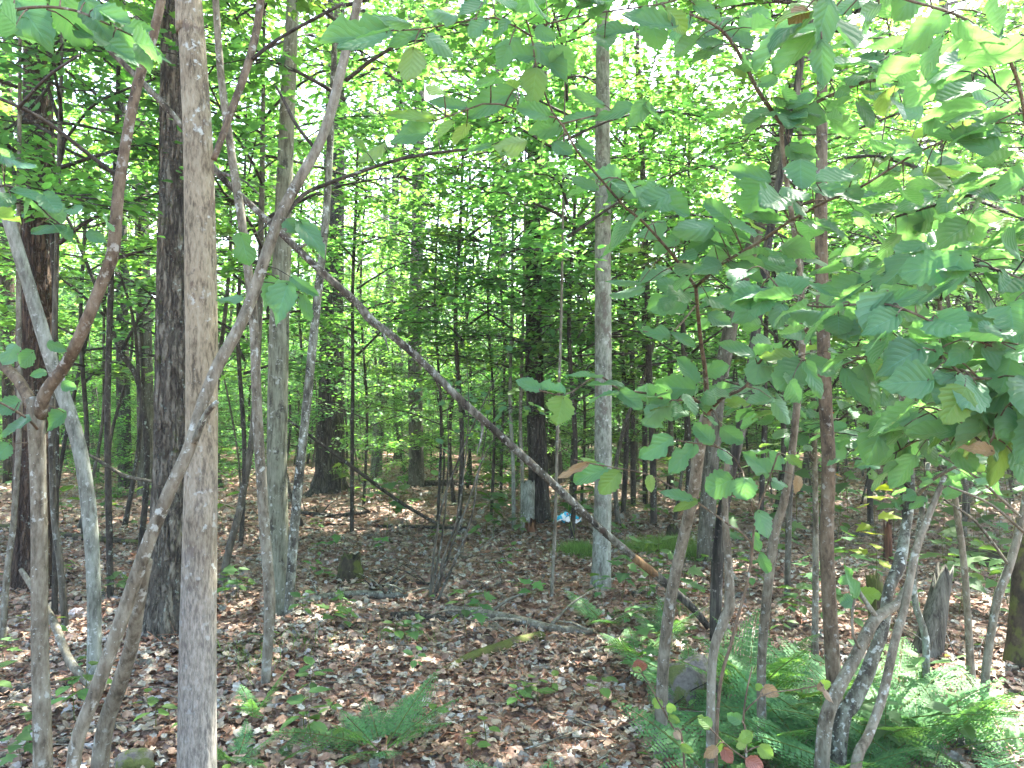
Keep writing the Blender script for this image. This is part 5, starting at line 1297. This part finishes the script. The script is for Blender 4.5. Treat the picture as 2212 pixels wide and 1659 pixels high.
# grass
def grass(label, spots):
    P, D, S = [], [], []
    for (px, py, wpx, n_) in spots:
        c = onground(px, py); w = px2m(wpx, c.y)
        a = LR.normal(0, .45, (n_, 2))*[w/2, w/2*1.1]
        xx, yy = c.x+a[:, 0], c.y+a[:, 1]
        P.append(np.stack([xx, yy, gz(xx, yy)], -1))
        d_ = LR.normal(0, .45, (n_, 3)); d_[:, 2] = 1; D.append(d_); S.append(LR.uniform(.05, .15, n_))
    P, D, S = map(np.concatenate, (P, D, S)); n_ = len(P)
    T_ = (np.array([[-.012, 0, 0], [.012, 0, 0], [.010, .55, .05], [0, 1, .30], [-.010, .55, .05]], float), [np.array([[0, 1, 2, 4]]), np.array([[4, 2, 3]])])
    v, f, c = leaf_batch(P, D, LR.normal(0, 1, (n_, 3)), S, T_, green_cols(n_, LR, (.085, .165, .045)))
    tag(link('grass', build_mesh('grass', v, f, M_GRASS, cols=c)), label, 'grass', kind='stuff')
grass('soft green grass tuft left of the pale grey trunk', [(1250, 1196, 90, 2600)])
grass('soft green grass patch right of the pale grey trunk', [(1390, 1190, 90, 2000), (1450, 1185, 120, 3200), (1500, 1205, 80, 1600)])
grass('thin grass tufts in the leaf litter right of the tan trunk', [(520, 1420, 130, 60), (660, 1400, 190, 70), (860, 1385, 220, 80), (560, 1450, 160, 60), (1500, 1340, 140, 120)])

# ------------------------------------------------------------------ ferns
def frond_mesh(seed):
    r_ = np.random.default_rng(seed)
    n_ = 15; V = []; F4 = []; C = []
    tb = Tubes()
    bend = r_.uniform(.2, .5); sway = r_.normal(0, .12)
    def sp(t): return np.array([sway*t*t, t*math.cos(bend*t*.8), .10*t-bend*.45*t*t])
    tb.add([sp(t) for t in np.linspace(0, 1, 7)], np.linspace(.008, .002, 7), 5, res=9)
    pos, dr, nn, sz = [], [], [], []
    for i in range(n_):
        t = .24+.74*(i/(n_-1))**.92
        p = sp(t); L = .34*(1-(t-.22)/.80)**.85*(0.75+.25*min(1, (t-.15)*6)); tang = unit(sp(t+.02)-sp(t-.02))
        for s_ in (-1, 1):
            side = np.array([s_, 0, -.12])+tang*.35+r_.normal(0, .06, 3); side = unit(side)
            m = max(3, int(L*36))
            for j in range(m):
                u = (j+.6)/m; b_ = p+side*L*u+np.array([0, 0, -.10*L*u*u])
                pl_ = min(.036, L*.28)*(1-u)**.55+.010
                for q in (-1, 1):
                    dd = tang*q*1.0+side*.55
                    pos.append(b_); dr.append(dd); nn.append(np.array([0, 0, 1.])+r_.normal(0, .12, 3)); sz.append(pl_*r_.uniform(.85, 1.15))
    T_ = (np.array([[0, 0, 0], [.40, .38, 0], [0, 1, -.03], [-.40, .38, 0]], float), [np.array([[0, 1, 2, 3]])])
    v, f, c = leaf_batch(np.array(pos), np.array(dr), np.array(nn), np.array(sz), T_, green_cols(len(pos), r_, (.068, .182, .072), .14, .22))
    tv = np.concatenate(tb.v); tq = np.concatenate(tb.f); tt = np.concatenate(tb.cap)
    o_ = len(v)
    return build_mesh('frond', np.concatenate([v, tv]), [f[0], tq+o_, tt+o_], M_FERN, smooth=False, cols=np.concatenate([c, np.repeat(np.array([[.10, .15, .04]]), len(tv), 0)]))
FROND = [frond_mesh(i) for i in range(5)]
FG = {'a': 'hay scented ferns massed at the lower right'}
def fern(px, py, depth, size, nf, label, group=None, spread=6.28, az0=0.0, stand=.48):
    p = at(px, py, depth); p.z = float(gz(p.x, p.y))
    root = thing('fern', p, label, 'fern', group)
    if group: PEND.append((root, 'fern in the dense bank', p.x, p.y))
    for i in range(nf):
        az = az0+spread*(i+HR.uniform(-.3, .3))/nf
        L = size*HR.uniform(.75, 1.15)
        up = stand+HR.normal(0, .16)
        d_ = Vector((math.cos(az)*math.cos(up), math.sin(az)*math.cos(up), math.sin(up)))
        sd = Vector((-math.sin(az), math.cos(az), HR.normal(0, .15))).normalized(); n2 = d_.cross(sd)*-1
        if n2.z < 0: n2 = -n2; sd = -sd
        M = Matrix(((sd.x*L, d_.x*L, n2.x*L, 0), (sd.y*L, d_.y*L, n2.y*L, 0), (sd.z*L, d_.z*L, n2.z*L, 0), (0, 0, 0, 1)))
        link('frond', FROND[int(HR.integers(5))], root, mat=M)
fern(825, 1600, 3.35, .42, 10, 'bushy green fern in the leaf litter at bottom centre')
fern(1170, 1690, 2.75, .36, 5, 'bright fern cut by the bottom edge right of centre')
fern(545, 1570, 3.6, .25, 3, 'narrow fern at the foot of the slim grey stem', stand=.8)
fern(500, 1640, 3.2, .26, 4, 'small low fern right of the tan trunk near the bottom')
fern(595, 1625, 3.2, .22, 4, 'tiny dark fern between the tan trunk and the bushy fern')
fern(1310, 1330, 5.4, .42, 6, 'fern with drooping fronds at the foot of the pale grey trunk')
fern(1375, 1400, 4.7, .42, 5, 'blue green fern in front of the dead pole foot')
fern(1430, 1360, 5.1, .36, 5, 'small fern between the dead pole foot and the pale grey trunk')
fern(1470, 1440, 4.3, .36, 5, 'pale fern left of the mossy boulder')
fern(2195, 1560, 3.3, .55, 5, 'tall fern leaning in at the right edge')
fern(2230, 1680, 2.6, .4, 4, 'fern tip showing in the bottom right corner')
for i, (px, py, sz, nf) in enumerate([(1560, 1540, .50, 6), (1620, 1520, .45, 5), (1680, 1560, .50, 6), (1740, 1530, .45, 5), (1600, 1620, .46, 6), (1690, 1650, .46, 6), (1760, 1640, .44, 6), (1850, 1600, .50, 6), (1910, 1640, .48, 6), (1980, 1600, .50, 6), (1940, 1540, .44, 5), (2030, 1650, .42, 5), (1870, 1700, .44, 6), (1790, 1710, .42, 5), (1480, 1600, .30, 4), (1660, 1470, .36, 4), (1560, 1710, .40, 5), (2000, 1710, .4, 5)]):
    fern(px, py, gdepth(py)*1.0, sz*1.25, nf, 'hay scented fern in the dense bank at the lower right', FG['a'], stand=.5)

# ------------------------------------------------------------------ seedlings
def seedling_mesh(seed, nl, h, leaf, tpl, base):
    r_ = np.random.default_rng(seed)
    pos, dr, nn, sz = [], [], [], []
    for i in range(nl):
        z = h*(.45+.55*(i+1)/nl); az = i*2.4+r_.normal(0, .3)
        pos.append((math.cos(az)*leaf*.25, math.sin(az)*leaf*.25, z)); dr.append((math.cos(az), math.sin(az), r_.normal(-.12, .2))); nn.append((r_.normal(0, .25), r_.normal(0, .25), 1)); sz.append(leaf*r_.uniform(.7, 1.2))
    v, f, c = leaf_batch(np.array(pos), np.array(dr), np.array(nn), np.array(sz), tpl, green_cols(nl, r_, base, .15, .3))
    tb = Tubes(); tb.add([(0, 0, -.02), (r_.normal(0, .01), 0, h*.5), (0, 0, h)], [.0022, .0018, .001], 5, res=5)
    for p_ in pos: tb.add([(0, 0, p_[2]-.01), p_], [.0012, .0009], 4, smoothing=False)
    tv = np.concatenate(tb.v); o_ = len(v)
    fs = [q for q in f]+[np.concatenate(tb.f)+o_, np.concatenate(tb.cap)+o_]
    return build_mesh('seedling', np.concatenate([v, tv]), fs, M_FERN, smooth=False, cols=np.concatenate([c, np.repeat(np.array([[.09, .11, .035]]), len(tv), 0)]))
SEED = [(seedling_mesh(1, 3, .10, .075, OVATE, (.075, .16, .04)), 'small three leaved seedling'),
        (seedling_mesh(2, 5, .16, .085, OVATE, (.065, .145, .045)), 'small oval leaved seedling'),
        (seedling_mesh(3, 7, .24, .095, OVATE, (.060, .14, .05)), 'tall oval leaved seedling'),
        (seedling_mesh(4, 4, .14, .10, MAPLE, (.060, .14, .045)), 'young lobed maple seedling'),
        (seedling_mesh(5, 8, .30, .11, MAPLE, (.058, .135, .05)), 'bushy maple seedling')]
def sprig(px, py, d, leafc, n_, leaf, seed, label):
    p = at(px, py, d); z0 = float(gz(p.x, p.y)); h = p.z-z0
    o = link('maple_sprig', seedling_mesh(seed, n_, h, leaf, MAPLE, leafc), loc=(p.x, p.y, z0)); tag(o, label, 'seedling')
sprig(1885, 1050, 5.2, (.15, .25, .03), 9, .13, 61, 'young maple with glowing yellow green leaves right of the straight brown stem')
sprig(1792, 890, 9.0, (.42, .13, .03), 8, .12, 62, 'young maple turning orange far behind the straight brown stem')
def seedling(k, p, s_, label=None, group='seedlings scattered on the forest floor'):
    o = link('seedling', SEED[k][0], loc=p); o.rotation_euler = (HR.normal(0, .1), HR.normal(0, .1), HR.uniform(0, 6.28)); o.scale = (s_,)*3
    tag(o, label or SEED[k][1], 'seedling', group)
    PEND.append((o, SEED[k][1], p[0], p[1]))
for (px, py, k, s_) in [(1010, 1380, 2, 1.3), (1030, 1365, 4, .9), (850, 1400, 1, 1.1), (715, 1355, 3, 1.), (650, 1350, 2, .9), (745, 1360, 3, .8), (495, 1320, 4, 1.), (510, 1300, 2, 1.), (250, 1300, 4, .8), (180, 1545, 1, 1.4), (160, 1560, 1, 1.2), (65, 1610, 2, .8), (335, 1590, 1, 1.), (660, 1600, 0, 1.3), (745, 1625, 0, 1.1), (1420, 1350, 1, 1.), (1295, 1525, 1, 1.), (1160, 1530, 3, .9), (1110, 1545, 1, .9), (1065, 1105, 4, 1.8), (1050, 1130, 4, 1.4), (1090, 1120, 4, 1.3), (1270, 1140, 4, 1.2), (1250, 1130, 4, 1.), (1120, 1295, 3, 1.1), (1150, 1300, 3, 1.1), (830, 1190, 3, 1.), (1730, 1350, 2, 1.2), (1790, 1370, 2, 1.3), (1840, 1380, 2, 1.2), (2090, 1260, 4, 1.4), (2120, 1250, 4, 1.3), (2050, 1220, 4, 1.4), (2080, 1300, 2, 1.4), (2030, 1180, 4, 1.5), (1480, 1120, 4, 1.2), (1600, 1250, 4, .9), (900, 1390, 0, 1.), (930, 1560, 0, 1.), (1050, 1620, 0, 1.2), (1020, 1640, 0, 1.), (1190, 1500, 0, 1.), (1340, 1300, 4, 1.2), (1400, 1310, 2, 1.1), (1440, 1290, 4, 1.1), (1480, 1330, 4, 1.2), (1350, 1250, 4, 1.2), (1420, 1240, 2, 1.4), (1560, 1210, 4, 1.4), (1620, 1290, 2, 1.3), (1700, 1240, 4, 1.5), (1830, 1260, 4, 1.4), (1760, 1300, 4, 1.2), (2070, 1330, 4, 1.4), (2140, 1320, 4, 1.5), (2190, 1350, 4, 1.4), (2100, 1200, 4, 1.9), (2160, 1190, 4, 2.0), (2200, 1240, 4, 1.8), (2040, 1270, 4, 1.6), (2010, 1150, 4, 2.2), (1930, 1150, 4, 2.0), (2130, 1120, 4, 2.4), (2190, 1130, 4, 2.4), (1640, 1130, 4, 2.2), (1560, 1120, 4, 2.0), (1720, 1120, 4, 2.2), (1830, 1110, 4, 2.4)]:
    seedling(k, onground(px, py), s_)
n = 0
while n < 66:
    y_ = HR.uniform(8.5, 18); x_ = HR.uniform(-1, 1)*.68*y_
    seedling(int(HR.choice([2, 4, 4])), (x_, y_, float(gz(x_, y_))), HR.uniform(1.4, 2.4)); n += 1
n = 0
while n < 165:
    y_ = HR.uniform(3.0, 13); x_ = HR.uniform(-1, 1)*.68*y_
    if x_ < 0 and HR.random() < .45: continue
    seedling(int(HR.choice([0, 1, 1, 2, 3, 3, 4])), (x_, y_, float(gz(x_, y_))), HR.uniform(.6, 1.1)); n += 1
label_all()
# ------------------------------------------------------------------ thin forest air
hm = bpy.data.materials.new('haze'); hm.use_nodes = True; hm.node_tree.nodes.clear()
ho = hm.node_tree.nodes.new('ShaderNodeOutputMaterial'); hv = hm.node_tree.nodes.new('ShaderNodeVolumePrincipled')
hv.inputs['Color'].default_value = (0.92, 0.95, 0.92, 1); hv.inputs['Density'].default_value = 0.0018; hv.inputs['Anisotropy'].default_value = 0.3
hm.node_tree.links.new(hv.outputs[0], ho.inputs['Volume'])
V = [(x, y, z) for z in (-1.3, 23.0) for y in (-76, 280) for x in (-175, 175)]
F = [(0, 2, 3, 1), (4, 5, 7, 6), (0, 1, 5, 4), (2, 6, 7, 3), (0, 4, 6, 2), (1, 3, 7, 5)]
hz = link('haze', build_mesh('haze', V, [np.array(F)], hm, smooth=False))
tag(hz, 'thin bright summer haze among the trees', 'haze', kind='stuff')
